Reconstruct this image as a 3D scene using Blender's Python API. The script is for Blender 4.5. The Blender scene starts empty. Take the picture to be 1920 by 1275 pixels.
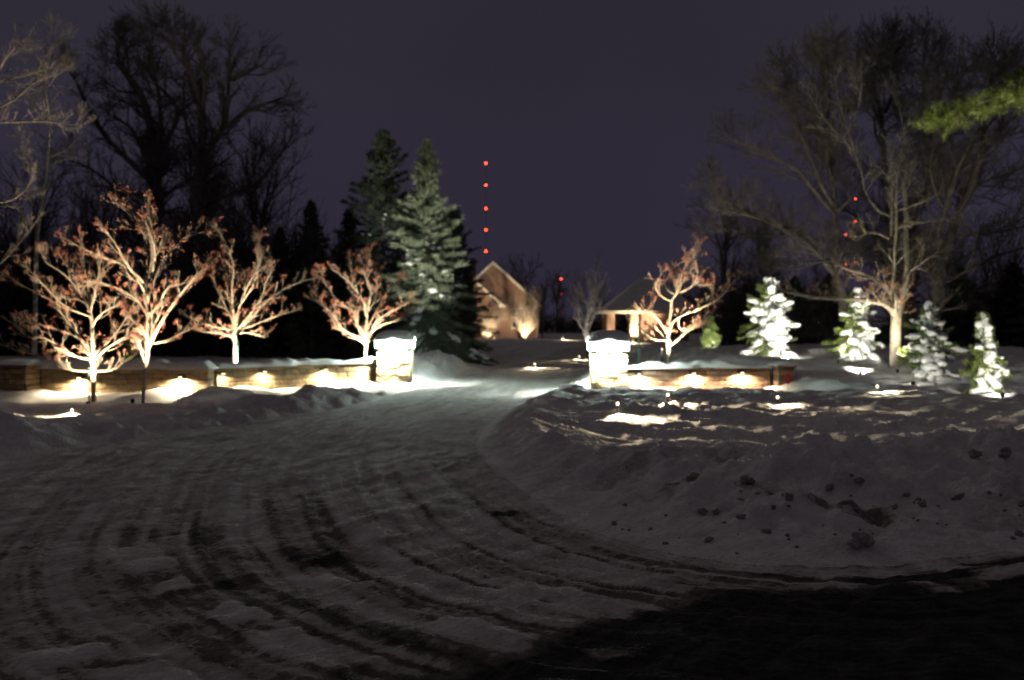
import bpy, math, random
import numpy as np
from mathutils import Vector, Matrix
random.seed(7); RNG = np.random.default_rng(7)
C = bpy.context.scene.collection
F = 2200.0; HC = 1.65; HY = 595.0; CX = 960.0       # the camera's focal length (photo pixels), height, horizon

def P(px, py, Y): return Vector(((px-CX)/F*Y, Y, HC-(py-HY)/F*Y))

# ------------------------------------------------------------------ noise
def _h(i, j, s):
    n = (i.astype(np.int64)*374761393 + j.astype(np.int64)*668265263 + s*1442695041) & 0xffffffff
    n = ((n ^ (n >> 13))*1274126177) & 0xffffffff
    n = n ^ (n >> 16)
    return (n & 0xffff)/65535.0
def vn(x, y, s=0):
    x = np.asarray(x, float); y = np.asarray(y, float)
    i = np.floor(x); j = np.floor(y); u = x-i; v = y-j
    u = u*u*u*(u*(u*6-15)+10); v = v*v*v*(v*(v*6-15)+10)
    return ((_h(i,j,s)*(1-u)+_h(i+1,j,s)*u)*(1-v)+(_h(i,j+1,s)*(1-u)+_h(i+1,j+1,s)*u)*v)*2-1
def fbm(x, y, o=4, s=0):
    a = 1.0; t = 0; n = 0
    x = np.asarray(x, float); y = np.asarray(y, float)
    for k in range(o):
        t = t+a*vn(x, y, s+k*17); n += a; a *= .5
        x, y = (x*.8-y*.6)*2.03+5.3, (x*.6+y*.8)*2.03+1.7
    return t/n
def ss(a, b, x):
    t = np.clip((x-a)/(b-a), 0, 1); return t*t*(3-2*t)

# ------------------------------------------------------------------ plan curves (world x, y)
def chaikin(p, n=3):
    p = [np.array(q, float) for q in p]
    for _ in range(n):
        q = [p[0]]
        for a, b in zip(p[:-1], p[1:]): q += [a*.75+b*.25, a*.25+b*.75]
        q.append(p[-1]); p = q
    return np.array(p)
RE = chaikin([(40,140),(16,80),(9,60),(5,46),(2.9,38),(1.7,32),(1.3,28),(.95,25.9),(.2,22.5),(-.18,20.2),(-.42,17.5),(-.5,15.2),(-.3,13),(.15,10.8),(.6,8.9),(1.3,7.85),(2.2,7.55),(3.6,8.2),(8,10.6),(20,17),(60,38)])
LE = chaikin([(34,140),(9,80),(4,62),(1.5,50),(.2,40),(-1.0,34.5),(-2.15,29.5),(-2.45,25.5),(-2.7,22.7),(-3.2,20.2),(-3.9,18.3),(-4.8,16.4),(-5.9,13.2),(-8,10),(-14,6),(-30,-3),(-60,-20)])
RPOLY = np.vstack([RE, [(60,140)]]); LPOLY = np.vstack([LE, [(-60,140)]])
def dist(poly, x, y):
    best = np.full(x.shape, 1e9); s = np.zeros(x.shape); acc = 0
    for a, b in zip(poly[:-1], poly[1:]):
        d = b-a; L2 = d@d; L = math.sqrt(L2)
        t = np.clip(((x-a[0])*d[0]+(y-a[1])*d[1])/L2, 0, 1)
        dd = (x-a[0]-t*d[0])**2+(y-a[1]-t*d[1])**2
        m = dd < best; best[m] = dd[m]; s[m] = acc+t[m]*L; acc += L
    return np.sqrt(best), s
def inside(poly, x, y):
    r = np.zeros(x.shape, bool); n = len(poly)
    for i in range(n):
        x1, y1 = poly[i]; x2, y2 = poly[(i+1) % n]
        if y1 == y2: continue
        c = ((y1 > y) != (y2 > y)) & (x < (x2-x1)*(y-y1)/(y2-y1)+x1)
        r ^= c
    return r

PLATES = [[(195,1045),(290,1018),(335,1068),(240,1086)],[(385,1152),(432,1122),(520,1160),(400,1172)],[(445,1195),(560,1180),(655,1250),(560,1245)],
 [(790,1172),(880,1163),(1000,1198),(915,1212)],[(578,1086),(618,1070),(668,1092),(600,1100)],[(1080,1218),(1130,1216),(1215,1240),(1120,1244)],
 [(1500,1084),(1600,1082),(1640,1094),(1540,1097)],[(1745,1068),(1990,1066),(1990,1086),(1800,1084)],[(650,1000),(700,985),(740,1000),(700,1030)],[(590,912),(640,895),(655,905),(600,922)],
 [(285,1105),(345,1080),(365,1105),(300,1118)],[(900,1106),(1080,1102),(1150,1122),(980,1126)],[(30,1230),(170,1205),(215,1222),(90,1262)],[(1700,1098),(1850,1096),(1880,1110),(1760,1116)],[(180,1262),(330,1240),(400,1290),(200,1300)],[(1000,1130),(1180,1130),(1260,1142),(1090,1150)]]
def plates(x, y):
    t = np.zeros(x.shape)
    sel = (y > 3.6) & (y < 13) & (np.abs(x) < 6)
    if not sel.any(): return t
    xx, yy = x[sel], y[sel]; wx = xx+.025*fbm(xx*4, yy*4, 3, 301); wy = yy+.05*fbm(xx*4, yy*4, 3, 303); o = np.zeros(xx.shape)
    for p in PLATES:
        q = np.array([((a-CX)/F*(F*HC/(b-HY)), F*HC/(b-HY)) for a, b in p]); ar = 0
        for i in range(len(q)): ar += q[i][0]*q[(i+1)%len(q)][1]-q[(i+1)%len(q)][0]*q[i][1]
        if ar < 0: q = q[::-1]
        m = np.full(xx.shape, 1e9)
        for i in range(len(q)):
            a, b = q[i], q[(i+1)%len(q)]; L_ = math.hypot(*(b-a)); m = np.minimum(m, (-(wx-a[0])*(b-a)[1]+(wy-a[1])*(b-a)[0])/L_)
        o = np.maximum(o, ss(-.02, .045, m))
    t[sel] = o; return t

def terrain(x, y):
    x = np.asarray(x, float); y = np.asarray(y, float)
    dR, sR = dist(RE, x, y); dL, sL = dist(LE, x, y)
    iR = inside(RPOLY, x, y) & (y < 140); iL = inside(LPOLY, x, y) & (y < 140)
    road = ~(iR | iL)
    far = ss(50, 90, y)
    # road surface with ruts along both edges' directions
    near = 1-ss(12, 24, y)
    rut = .016*fbm(dR*2.3+1, sR*.16, 3, 3)+.018*fbm(dR*13, sR*.4, 3, 5)+.018*fbm(dL*9, sL*.25, 3, 9)+.009*fbm(x*3.1, y*3.1, 4, 13)
    zr = rut*(.8+.5*near)+.03*fbm(x*.9, y*.9, 3, 11)+plates(x, y)*.014
    # yard snow
    drift = .075*fbm(x*.33, y*.22, 3, 21)+.06*fbm(x*.75+y*.3, y*1.5, 5, 23)
    rid = (1-np.abs(fbm(x*.8+y*.25, y*1.1, 3, 31)))**3
    drift = drift+.10*(rid-.3)*(1-far)
    yard = .10+drift
    # right bank
    st = 1-ss(9.5, 14, y-np.clip(x-2, 0, 30)*.5)
    st = np.where(x > 6, 1-ss(14, 20, y-(x-2)*.5), st)
    hc = .13+.26*st; c = .6+1.6*st
    gate = ss(25, 28, y)
    hc = hc*(1-gate)+.10*gate; hc = hc*(1-ss(60, 80, y))
    lump = fbm(x*1.6, y*1.6, 4, 41)
    d = dR*(1+.12*fbm(x*1.3, y*1.3, 2, 43))
    prof = ss(-.15, 1.1, d/c-.12)*(1-.78*ss(1.0, 2.2, d/c))
    face = ss(.1, .5, d/c)*(1-ss(1.0, 1.7, d/c))
    yard = yard-.12*np.exp(-((x-2.05)**2/.8+(y-25.3)**2/1.0))
    zR = yard*ss(.2, 1.4, d/c)+.05*ss(0, .35, dR)*(.5+fbm(x*3.3, y*3.3, 4, 50))+face*.035*(1-np.abs(fbm(x*7, y*7, 3, 51)))*(.4+.6*st)+hc*prof*(1+.25*lump)+face*(.35+.65*st)*(.17*fbm(x*2.6, y*2.6, 5, 47)+.08*(1-np.abs(fbm(x*3.6, y*3.6, 4, 49)))**2-.05)
    # berm behind and right of the right wall
    berm = .42*ss(25.5, 30.5, y+.28*np.clip(x-7, 0, 12))*ss(2.6, 5.5, x)*(1-ss(46, 60, y))
    berm = berm*(1+.25*fbm(x*.5, y*.5, 3, 53))
    zR = zR+berm
    zR = zR-.16*np.exp(-((x-3.0)**2/9+(y-15.5)**2/4.5))*ss(.5, 2, dR)     # hollow inside the bank
    tr = np.exp(-((x-2.3)**2/1.0+(y-19.6)**2/4.5))                         # trampled snow by the path light
    zR = zR+tr*(.20*fbm(x*3.2, y*1.8, 4, 61)-.02)+.05*ss(.3, 1, dR)*(1-ss(20, 25, y))*fbm(x*2.1+4, y*1.5, 4, 63)
    # left bank
    g2 = ss(25.0, 28, y); cl = .95+.2*vn(sL*.4, sL*0, 71)
    hl = np.minimum((.25+.20*vn(sL*.55, sL*0+2, 73)+.15*vn(sL*1.3, sL*0, 75))*(1-.75*ss(20.5, 23.5, y)), .42)*(1-g2)
    hl = hl*(1-.45*ss(15.5, 12, y)*1.0)
    dl = dL*(1+.15*fbm(x*1.2, y*1.2, 2, 77))
    pl = ss(0, 1, dl/cl)*(1-.85*ss(1.05, 2.3, dl/cl))
    fl = ss(.1, .4, dl/cl)*(1-ss(1.2, 2.0, dl/cl))
    zL = (yard*.8-.08)*ss(.2, 1.6, dl/cl)+hl*pl+fl*(.22*fbm(x*2.1, y*2.1, 5, 79))*(1-g2)
    zL = zL+.42*np.exp(-((x+2.1)**2/2.2+(y-34.5)**2/9))*ss(0, .7, dL)*(1+.9*fbm(x*1.8, y*1.0, 5, 85))+.25*np.exp(-((x+3.2)**2/1.2+(y-32.5)**2/3))*ss(0, 1, dL)
    zL = zL-.16*np.exp(-((x+7.9)**2/.7+(y-20.4)**2/1.2))
    zL = zL+.16*np.exp(-((x+7.6)**2/1.6+(y-23.9)**2/.5))+.14*np.exp(-((x+6.0)**2/.9+(y-24.6)**2/.5))
    for (ax0, ay0, bx0, by0) in ((-11.4,25.7,-6.6,25.1),(-6.55,25.8,-3.4,29.2),(2.6,26.3,6.4,26.9)):     # wind scoop along the walls
        L_ = math.hypot(bx0-ax0, by0-ay0); ux, uy = (bx0-ax0)/L_, (by0-ay0)/L_
        t_ = (x-ax0)*ux+(y-ay0)*uy; d_ = -(-(x-ax0)*uy+(y-ay0)*ux)
        ok_ = ss(-.5, .3, t_)*(1-ss(L_-.3, L_+.5, t_)); dd_ = np.clip(d_, -.2, 5)
        sc_ = ok_*(1-ss(2.0, 3.6, dd_))*(d_ > -.6)
        ramp = .05+.07*vn(t_*1.3, t_*0, 81)-.16*ss(0, 1.6, dd_)+.05*fbm(x*1.7, y*1.7, 3, 84)
        zL = zL*(1-sc_)+ramp*sc_; zR = zR*(1-sc_)+(ramp-.03)*sc_
    pf = np.exp(-(((x-2.1)/.75)**4+((y-25.2)/1.1)**4)); zR = zR*(1-pf)+.0*pf
    z = np.where(iR, zR, np.where(iL, zL, zr))
    # drop away toward the street's far side and gentle rise far off
    z = z+.35*ss(48, 62, y)*np.exp(-((x-1)**2/160))*(1-ss(66, 90, y))
    return z, dR, sR, dL, sL, iR, iL
def Z(x, y): return float(terrain(np.array([x]), np.array([y]))[0][0])
def ground_at(px, py, y0=4, y1=120):
    """where the ray through a photo pixel first meets the terrain"""
    ys = np.concatenate([np.arange(y0, 50, .05), np.arange(50, y1, .5)]); xs = (px-CX)/F*ys; zs = HC-(py-HY)/F*ys
    t = terrain(xs, ys)[0]; k = np.argmax(zs <= t)
    return Vector((xs[k], ys[k], t[k]))

# ------------------------------------------------------------------ materials
def nt(m):
    m.use_nodes = True; return m.node_tree.nodes, m.node_tree.links
def mat(name, col, rough=.8, metal=0, noise=0, nscale=8, bump=0, bscale=30, col2=None, attr=None, detail=5, spec=.5, sss=0):
    m = bpy.data.materials.new(name); N, L = nt(m); b = N['Principled BSDF']
    b.inputs['Roughness'].default_value = rough; b.inputs['Metallic'].default_value = metal
    b.inputs['Specular IOR Level'].default_value = spec
    c = tuple(col)+(1,); b.inputs['Base Color'].default_value = c
    tc = N.new('ShaderNodeTexCoord')
    out = None
    if col2 is not None or noise:
        n = N.new('ShaderNodeTexNoise'); n.inputs['Scale'].default_value = nscale; n.inputs['Detail'].default_value = detail
        L.new(tc.outputs['Object'], n.inputs['Vector'])
        r = N.new('ShaderNodeValToRGB'); r.color_ramp.elements[0].position = .35; r.color_ramp.elements[1].position = .65
        c2 = tuple(col2)+(1,) if col2 is not None else tuple(max(0, v*(1-noise)) for v in col)+(1,)
        r.color_ramp.elements[0].color = c; r.color_ramp.elements[1].color = c2
        L.new(n.outputs['Fac'], r.inputs['Fac']); out = r.outputs['Color']
    if attr:
        a = N.new('ShaderNodeAttribute'); a.attribute_name = attr
        mx = N.new('ShaderNodeMix'); mx.data_type = 'RGBA'; mx.blend_type = 'MULTIPLY'; mx.inputs['Factor'].default_value = 1
        if out: L.new(out, mx.inputs['A'])
        else: mx.inputs['A'].default_value = c
        L.new(a.outputs['Color'], mx.inputs['B']); out = mx.outputs['Result']
    if out: L.new(out, b.inputs['Base Color'])
    if bump:
        n = N.new('ShaderNodeTexNoise'); n.inputs['Scale'].default_value = bscale; n.inputs['Detail'].default_value = 6
        L.new(tc.outputs['Object'], n.inputs['Vector'])
        bp = N.new('ShaderNodeBump'); bp.inputs['Strength'].default_value = 1; bp.inputs['Distance'].default_value = bump
        L.new(n.outputs['Fac'], bp.inputs['Height']); L.new(bp.outputs['Normal'], b.inputs['Normal'])
    return m
def emis(name, col, s):
    m = bpy.data.materials.new(name); N, L = nt(m); b = N['Principled BSDF']
    b.inputs['Base Color'].default_value = tuple(col)+(1,)
    b.inputs['Emission Color'].default_value = tuple(col)+(1,); b.inputs['Emission Strength'].default_value = s
    return m
SNOW = (.80, .79, .80)
M = dict(
    snow=mat('snow', SNOW, .75, bump=.03, bscale=7, spec=.2, noise=.05, nscale=3),
    snowcap=mat('snow_lying', (.82,.82,.83), .75, bump=.01, bscale=14, spec=.2),
    chunk=mat('dirty_snow', (.34,.32,.31), .85, bump=.02, bscale=9, col2=(.60,.58,.58), nscale=3),
    crab=mat('crabapple_bark', (.30,.24,.19), .85, bump=.006, bscale=40, col2=(.20,.155,.125), nscale=14),
    maple=mat('pale_bark', (.27,.235,.185), .9, bump=.01, bscale=30, col2=(.15,.13,.105), nscale=9),
    dark=mat('dark_bark', (.15,.125,.11), .95, bump=.01, bscale=20, col2=(.09,.075,.068), nscale=6),
    bark2=mat('brown_bark', (.12,.10,.085), .9, bump=.01, bscale=30, col2=(.07,.058,.05), nscale=6),
    birch=mat('birch_bark', (.32,.30,.27), .85, col2=(.14,.12,.11), nscale=12),
    berry=mat('berry_red', (.20,.045,.035), .5, col2=(.30,.085,.05), nscale=9),
    leaf=mat('dead_leaf', (.30,.12,.05), .7, col2=(.2,.08,.04), nscale=6),
    needle=mat('spruce_needles', (.05,.068,.045), .75, col2=(.026,.038,.024), nscale=4),
    blue=mat('blue_spruce_needles', (.17,.20,.14), .75, col2=(.09,.115,.075), nscale=3),
    yell=mat('young_conifer_needles', (.13,.165,.035), .7, col2=(.07,.10,.03), nscale=7),
    pine=mat('pine_needles', (.12,.155,.03), .7, col2=(.07,.10,.025), nscale=5),
    stone=mat('tan_wall_block', (.36,.27,.155), .9, bump=.03, bscale=16, col2=(.24,.175,.10), nscale=7, attr='tint'),
    redstone=mat('brown_wall_block', (.30,.185,.125), .9, bump=.03, bscale=16, col2=(.20,.12,.085), nscale=7, attr='tint'),
    pillar=mat('pillar_block', (.40,.32,.20), .9, bump=.03, bscale=14, col2=(.27,.21,.13), nscale=6, attr='tint'),
    cap=mat('cap_stone', (.45,.46,.42), .85, bump=.01, bscale=20, noise=.3),
    trim=mat('cream_trim', (.80,.74,.60), .6, noise=.1),
    white=mat('white_trim', (.78,.76,.72), .5, noise=.05),
    roof=mat('shingle_roof', (.085,.075,.068), .9, bump=.02, bscale=12, col2=(.17,.155,.15), nscale=2.5),
    roof2=mat('snow_dusted_roof', (.66,.64,.63), .9, bump=.02, bscale=12, col2=(.80,.79,.79), nscale=2.5),
    metal=mat('black_metal', (.03,.03,.032), .45, metal=.6, noise=.2),
    green=mat('green_stake', (.05,.17,.12), .5, noise=.2),
    glass=mat('dark_glass', (.015,.015,.02), .12, noise=.1),
    red=mat('red_marker', (.33,.02,.02), .5, noise=.1),
    mast=mat('mast_steel', (.12,.05,.05), .6, metal=.3, noise=.2),
    brush=mat('dark_brush', (.035,.031,.028), .95, noise=.3),
    lampw=emis('warm_lens', (1,.80,.48), 8),
    lamps=emis('warm_lens_dim', (1,.85,.55), 16),
    band=emis('glowing_glass_band', (.80,1,.86), 14),
    beacon=emis('red_beacon', (1,.05,.015), 15),
    beacon2=emis('red_beacon_faint', (1,.03,.02), 1.2),
)
def brickmat():
    m = bpy.data.materials.new('house_brick'); N, L = nt(m); b = N['Principled BSDF']; b.inputs['Roughness'].default_value = .9
    tc = N.new('ShaderNodeTexCoord'); sp = N.new('ShaderNodeSeparateXYZ'); L.new(tc.outputs['Object'], sp.inputs[0])
    ad = N.new('ShaderNodeMath'); ad.operation = 'ADD'; L.new(sp.outputs['X'], ad.inputs[0]); L.new(sp.outputs['Y'], ad.inputs[1])
    cb = N.new('ShaderNodeCombineXYZ'); L.new(ad.outputs[0], cb.inputs['X']); L.new(sp.outputs['Z'], cb.inputs['Y'])
    br = N.new('ShaderNodeTexBrick'); L.new(cb.outputs[0], br.inputs['Vector'])
    br.inputs['Color1'].default_value = (.36,.20,.14,1); br.inputs['Color2'].default_value = (.27,.14,.095,1); br.inputs['Mortar'].default_value = (.33,.28,.23,1)
    br.inputs['Scale'].default_value = 1; br.inputs['Brick Width'].default_value = .24; br.inputs['Row Height'].default_value = .08; br.inputs['Mortar Size'].default_value = .008
    L.new(br.outputs['Color'], b.inputs['Base Color']); return m
M['brick'] = brickmat()
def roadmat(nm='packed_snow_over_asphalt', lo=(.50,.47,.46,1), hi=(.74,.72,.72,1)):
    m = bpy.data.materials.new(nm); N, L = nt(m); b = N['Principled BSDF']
    a = N.new('ShaderNodeAttribute'); a.attribute_name = 'bare'  # asphalt wear and grit, plus the shade painted on the near road
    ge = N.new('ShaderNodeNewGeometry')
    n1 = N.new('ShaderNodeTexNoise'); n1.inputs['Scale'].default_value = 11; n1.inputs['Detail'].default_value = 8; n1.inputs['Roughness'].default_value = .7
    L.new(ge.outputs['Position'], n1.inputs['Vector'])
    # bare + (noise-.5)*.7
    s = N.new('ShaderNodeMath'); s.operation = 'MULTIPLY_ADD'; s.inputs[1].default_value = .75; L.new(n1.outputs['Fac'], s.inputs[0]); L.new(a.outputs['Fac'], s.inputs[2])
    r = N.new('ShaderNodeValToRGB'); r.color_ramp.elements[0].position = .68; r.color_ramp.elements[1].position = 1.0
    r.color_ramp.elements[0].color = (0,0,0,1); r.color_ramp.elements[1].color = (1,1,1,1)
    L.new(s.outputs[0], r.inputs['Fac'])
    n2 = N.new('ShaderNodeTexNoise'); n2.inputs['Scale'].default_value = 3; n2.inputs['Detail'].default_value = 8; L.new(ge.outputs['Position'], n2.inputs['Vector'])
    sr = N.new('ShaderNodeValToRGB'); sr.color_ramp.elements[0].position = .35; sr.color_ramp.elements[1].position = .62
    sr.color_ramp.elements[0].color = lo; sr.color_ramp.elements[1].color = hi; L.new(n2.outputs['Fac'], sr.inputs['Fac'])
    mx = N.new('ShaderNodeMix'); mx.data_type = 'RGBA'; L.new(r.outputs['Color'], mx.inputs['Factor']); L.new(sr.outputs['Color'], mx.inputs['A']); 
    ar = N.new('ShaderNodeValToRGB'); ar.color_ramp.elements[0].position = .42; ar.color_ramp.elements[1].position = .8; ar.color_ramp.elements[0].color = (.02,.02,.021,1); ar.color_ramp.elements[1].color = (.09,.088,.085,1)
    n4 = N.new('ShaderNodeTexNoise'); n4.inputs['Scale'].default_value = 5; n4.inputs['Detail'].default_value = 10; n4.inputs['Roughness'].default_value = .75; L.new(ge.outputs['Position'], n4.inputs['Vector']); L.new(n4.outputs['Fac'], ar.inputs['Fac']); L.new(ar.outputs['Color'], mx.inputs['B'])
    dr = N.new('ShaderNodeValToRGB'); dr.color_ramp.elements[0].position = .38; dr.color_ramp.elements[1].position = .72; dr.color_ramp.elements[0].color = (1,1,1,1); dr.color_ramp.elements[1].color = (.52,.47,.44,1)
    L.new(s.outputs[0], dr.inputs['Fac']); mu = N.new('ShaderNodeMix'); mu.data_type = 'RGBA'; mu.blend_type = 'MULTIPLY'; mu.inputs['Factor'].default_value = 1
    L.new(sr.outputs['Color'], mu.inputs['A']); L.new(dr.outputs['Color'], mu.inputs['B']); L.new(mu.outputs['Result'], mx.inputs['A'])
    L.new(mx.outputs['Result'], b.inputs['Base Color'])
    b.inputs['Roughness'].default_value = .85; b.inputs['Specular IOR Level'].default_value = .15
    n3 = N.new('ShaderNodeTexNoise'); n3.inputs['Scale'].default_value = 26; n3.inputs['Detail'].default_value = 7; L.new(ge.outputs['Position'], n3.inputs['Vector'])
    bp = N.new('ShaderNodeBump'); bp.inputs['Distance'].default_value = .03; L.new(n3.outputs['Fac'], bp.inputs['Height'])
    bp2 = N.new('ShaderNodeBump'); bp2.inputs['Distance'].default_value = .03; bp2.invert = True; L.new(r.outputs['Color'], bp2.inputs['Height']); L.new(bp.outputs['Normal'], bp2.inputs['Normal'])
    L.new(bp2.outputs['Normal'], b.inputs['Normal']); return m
M['road'] = roadmat(); M['snowg'] = roadmat('snow_with_grit', (.70,.68,.68,1), (.80,.79,.80,1))

# ------------------------------------------------------------------ object helpers
def link(name, me, m, parent=None, smooth=False):
    o = bpy.data.objects.new(name, me); C.objects.link(o)
    if m: me.materials.append(m)
    if smooth: me.polygons.foreach_set('use_smooth', np.ones(len(me.polygons), bool))
    if parent: o.parent = parent
    return o
def raw(verts, faces):
    """verts (n,3), faces (m,k) numpy"""
    me = bpy.data.meshes.new('mesh'); verts = np.asarray(verts, np.float32); faces = np.asarray(faces, np.int32)
    n, k = faces.shape
    me.vertices.add(len(verts)); me.vertices.foreach_set('co', verts.ravel())
    me.loops.add(n*k); me.loops.foreach_set('vertex_index', faces.ravel())
    me.polygons.add(n); me.polygons.foreach_set('loop_start', np.arange(0, n*k, k, dtype=np.int32))
    me.update(calc_edges=True); me.validate(); return me
def thing(name, label, cat, loc=(0,0,0), group=None, rz=0):
    o = bpy.data.objects.new(name, None); C.objects.link(o); o.location = loc; o.rotation_euler = (0,0,rz); o.empty_display_size = .3
    o['label'] = label; o['category'] = cat
    if group: o['group'] = group
    return o
def tag(o, label, cat, group=None, kind=None):
    o['label'] = label; o['category'] = cat
    if group: o['group'] = group
    if kind: o['kind'] = kind
    return o
class MB:
    def __init__(s): s.v = []; s.f = []; s.t = []
    def add(s, vs, fs, tint=None):
        n = len(s.v); s.v += [tuple(v) for v in vs]; s.f += [tuple(i+n for i in f) for f in fs]
        s.t += [tint if tint is not None else 1.0]*len(vs)
    def box(s, x0, x1, y0, y1, z0, z1, jit=0, tint=None, bev=0):
        j = lambda: random.uniform(-jit, jit)
        if bev:
            b = bev; vs = []
            for z in (z0, z0+b, z1-b, z1):
                e = b if z in (z0, z1) else 0
                for (x, y) in ((x0+e,y0+e),(x1-e,y0+e),(x1-e,y1-e),(x0+e,y1-e)): vs.append((x+j(), y+j(), z))
            fs = [(3,2,1,0),(12,13,14,15)]
            for k in range(3):
                for i in range(4): fs.append((4*k+i, 4*k+(i+1)%4, 4*k+4+(i+1)%4, 4*k+4+i))
            s.add(vs, fs, tint); return
        vs = [(x+j(), y+j(), z+j()*.3) for z in (z0, z1) for (x, y) in ((x0,y0),(x1,y0),(x1,y1),(x0,y1))]
        s.add(vs, [(3,2,1,0),(4,5,6,7),(0,1,5,4),(1,2,6,5),(2,3,7,6),(3,0,4,7)], tint)
    def lathe(s, prof, n=16, cx=0, cy=0, cz=0):
        vs = []; fs = []
        for r, z in prof:
            for k in range(n): a = 2*math.pi*k/n; vs.append((cx+r*math.cos(a), cy+r*math.sin(a), cz+z))
        for i in range(len(prof)-1):
            for k in range(n): fs.append((i*n+k, i*n+(k+1)%n, (i+1)*n+(k+1)%n, (i+1)*n+k))
        fs.append(tuple(range(n))[::-1]); fs.append(tuple((len(prof)-1)*n+k for k in range(n)))
        s.add(vs, fs)
    def build(s, name, m, parent=None, smooth=False):
        me = bpy.data.meshes.new(name); me.from_pydata(s.v, [], s.f); me.update()
        a = me.color_attributes.new('tint', 'FLOAT_COLOR', 'POINT')
        t = np.ones((len(s.v), 4), np.float32); t[:, :3] = np.array(s.t, np.float32)[:, None]; a.data.foreach_set('color', t.ravel())
        return link(name, me, m, parent, smooth)
class TB:
    """tubes"""
    def __init__(s): s.v = []; s.f = []; s.n = 0
    def tube(s, pts, rad, k=5):
        pts = np.array([tuple(p) for p in pts]); m = len(pts); rad = np.asarray(rad)
        t = np.gradient(pts, axis=0); t /= np.linalg.norm(t, axis=1)[:, None]+1e-9
        ref = np.array([.3, .9, .31]) if abs(t[0][1]) < .8 else np.array([1, .1, .2])
        a = np.cross(t, ref); a /= np.linalg.norm(a, axis=1)[:, None]+1e-9; b = np.cross(t, a)
        an = np.arange(k)*2*math.pi/k
        ring = pts[:, None]+(a[:, None]*np.cos(an)[None, :, None]+b[:, None]*np.sin(an)[None, :, None])*rad[:, None, None]
        s.v.append(ring.reshape(-1, 3))
        i = np.arange(m-1)[:, None]*k; j = np.arange(k)[None]; j2 = (j+1) % k
        s.f.append((np.stack([i+j, i+j2, i+k+j2, i+k+j], -1)+s.n).reshape(-1, 4)); s.n += m*k
    def mesh(s): return raw(np.vstack(s.v), np.vstack(s.f))
    def build(s, name, m, parent=None): return link(name, s.mesh(), m, parent, True)

# ------------------------------------------------------------------ trees
def rdir(d, ang):
    d = d.normalized(); r = Vector((random.gauss(0,1), random.gauss(0,1), random.gauss(0,1)))
    p = (r-d*r.dot(d)).normalized(); return (d*math.cos(ang)+p*math.sin(ang)).normalized()
def grow(S, p, d, L, r, lv, cfg):
    n = cfg['seg'][min(lv, len(cfg['seg'])-1)]; pts = [p.copy()]; q = p.copy(); d = d.normalized()
    for i in range(n):
        d = (d+Vector((random.gauss(0,1), random.gauss(0,1), random.gauss(0,1)))*cfg['wand']+Vector((0,0,cfg['trop']))).normalized()
        q = q+d*(L/n); pts.append(q.copy())
    limb(S, pts, r, lv, cfg, L)
def limb(S, pts, r, lv, cfg, L=None, rend=None):
    if L is None: L = sum((b-a).length for a, b in zip(pts[:-1], pts[1:]))
    m = len(pts); rend = rend or max(r*cfg.get('tap', .35), cfg['rmin'])
    rad = [r+(rend-r)*i/(m-1) for i in range(m)]
    (S['trunk'] if lv <= cfg['tl'] else S['crown']).tube(pts, rad, 7 if lv <= 0 else (5 if lv == 1 else 3))
    if lv >= cfg['max']:
        S['tips'] += [(pts[-1], lv), (pts[m//2], lv)]; return
    nc = cfg['nc'][lv]; nc = max(1, int(nc*(L/cfg['Lref'][lv])+random.random()))
    for c in range(nc):
        t = cfg['t0']+(1-cfg['t0'])*(c+random.random())/nc if lv else cfg.get('t00', cfg['t0'])+(1-cfg.get('t00', cfg['t0']))*(c+random.random())/nc
        t = min(t, .999)*(m-1); i = int(t); f = t-i; p = pts[i].lerp(pts[i+1], f); d = (pts[i+1]-pts[i])
        rr = (rad[i]*(1-f)+rad[i+1]*f)
        a = math.radians(random.uniform(*cfg['ang']))
        ll = cfg['len'][lv]*random.uniform(.6, 1.15)*(1-.35*t/(m-1))
        dd = rdir(d, a)
        if dd.z < -.2 and random.random() < .7: dd.z *= -.5
        grow(S, p, dd, ll, max(rr*random.uniform(.45, .7), cfg['rmin']), lv+1, cfg)
    if lv < cfg['max']: # continue the leader
        grow(S, pts[-1], pts[-1]-pts[-2], cfg['len'][lv]*cfg.get('lead', .8), rend, lv+1, cfg)
def newS(): return dict(trunk=TB(), crown=TB(), tips=[])
def smooth_poly(pts, n=2):
    for _ in range(n):
        q = [pts[0]]
        for a, b in zip(pts[:-1], pts[1:]): q += [a.lerp(b, .25), a.lerp(b, .75)]
        q.append(pts[-1]); pts = q
    return pts
def guided(S, base, Y, lines, cfg):
    """lines: (level, radius, end radius, depth drift, [photo points on the tree's own plane]); stored relative to base"""
    for lv, r, re, dy, pp in lines:
        pts = []
        for i, (x, y) in enumerate(pp):
            f = i/(len(pp)-1); v = P(x, y, Y)-base; v.y = dy*f+(0 if i == 0 else random.uniform(-.04, .04)); pts.append(v)
        limb(S, smooth_poly(pts), r*cfg.get('thick', 1), lv, cfg, None, re*cfg.get('thick', 1))
def blobs(pts, rad, flat=.7, sub=1):
    """small faceted berries"""
    pts = np.array([tuple(p) for p in pts]); rad = np.asarray(rad)
    o = np.array([(1,0,0),(-1,0,0),(0,1,0),(0,-1,0),(0,0,1),(0,0,-1)], float)
    f = np.array([(0,2,4),(2,1,4),(1,3,4),(3,0,4),(2,0,5),(1,2,5),(3,1,5),(0,3,5)])
    v = (pts[:, None]+o[None]*rad[:, None, None]).reshape(-1, 3)
    return raw(v, (f[None]+np.arange(len(pts))[:, None, None]*6).reshape(-1, 3))
def tree_obj(S, root, m):
    if S['trunk'].n: S['trunk'].build('trunk', m, root)
    if S['crown'].n: S['crown'].build('crown', m, root)

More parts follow.
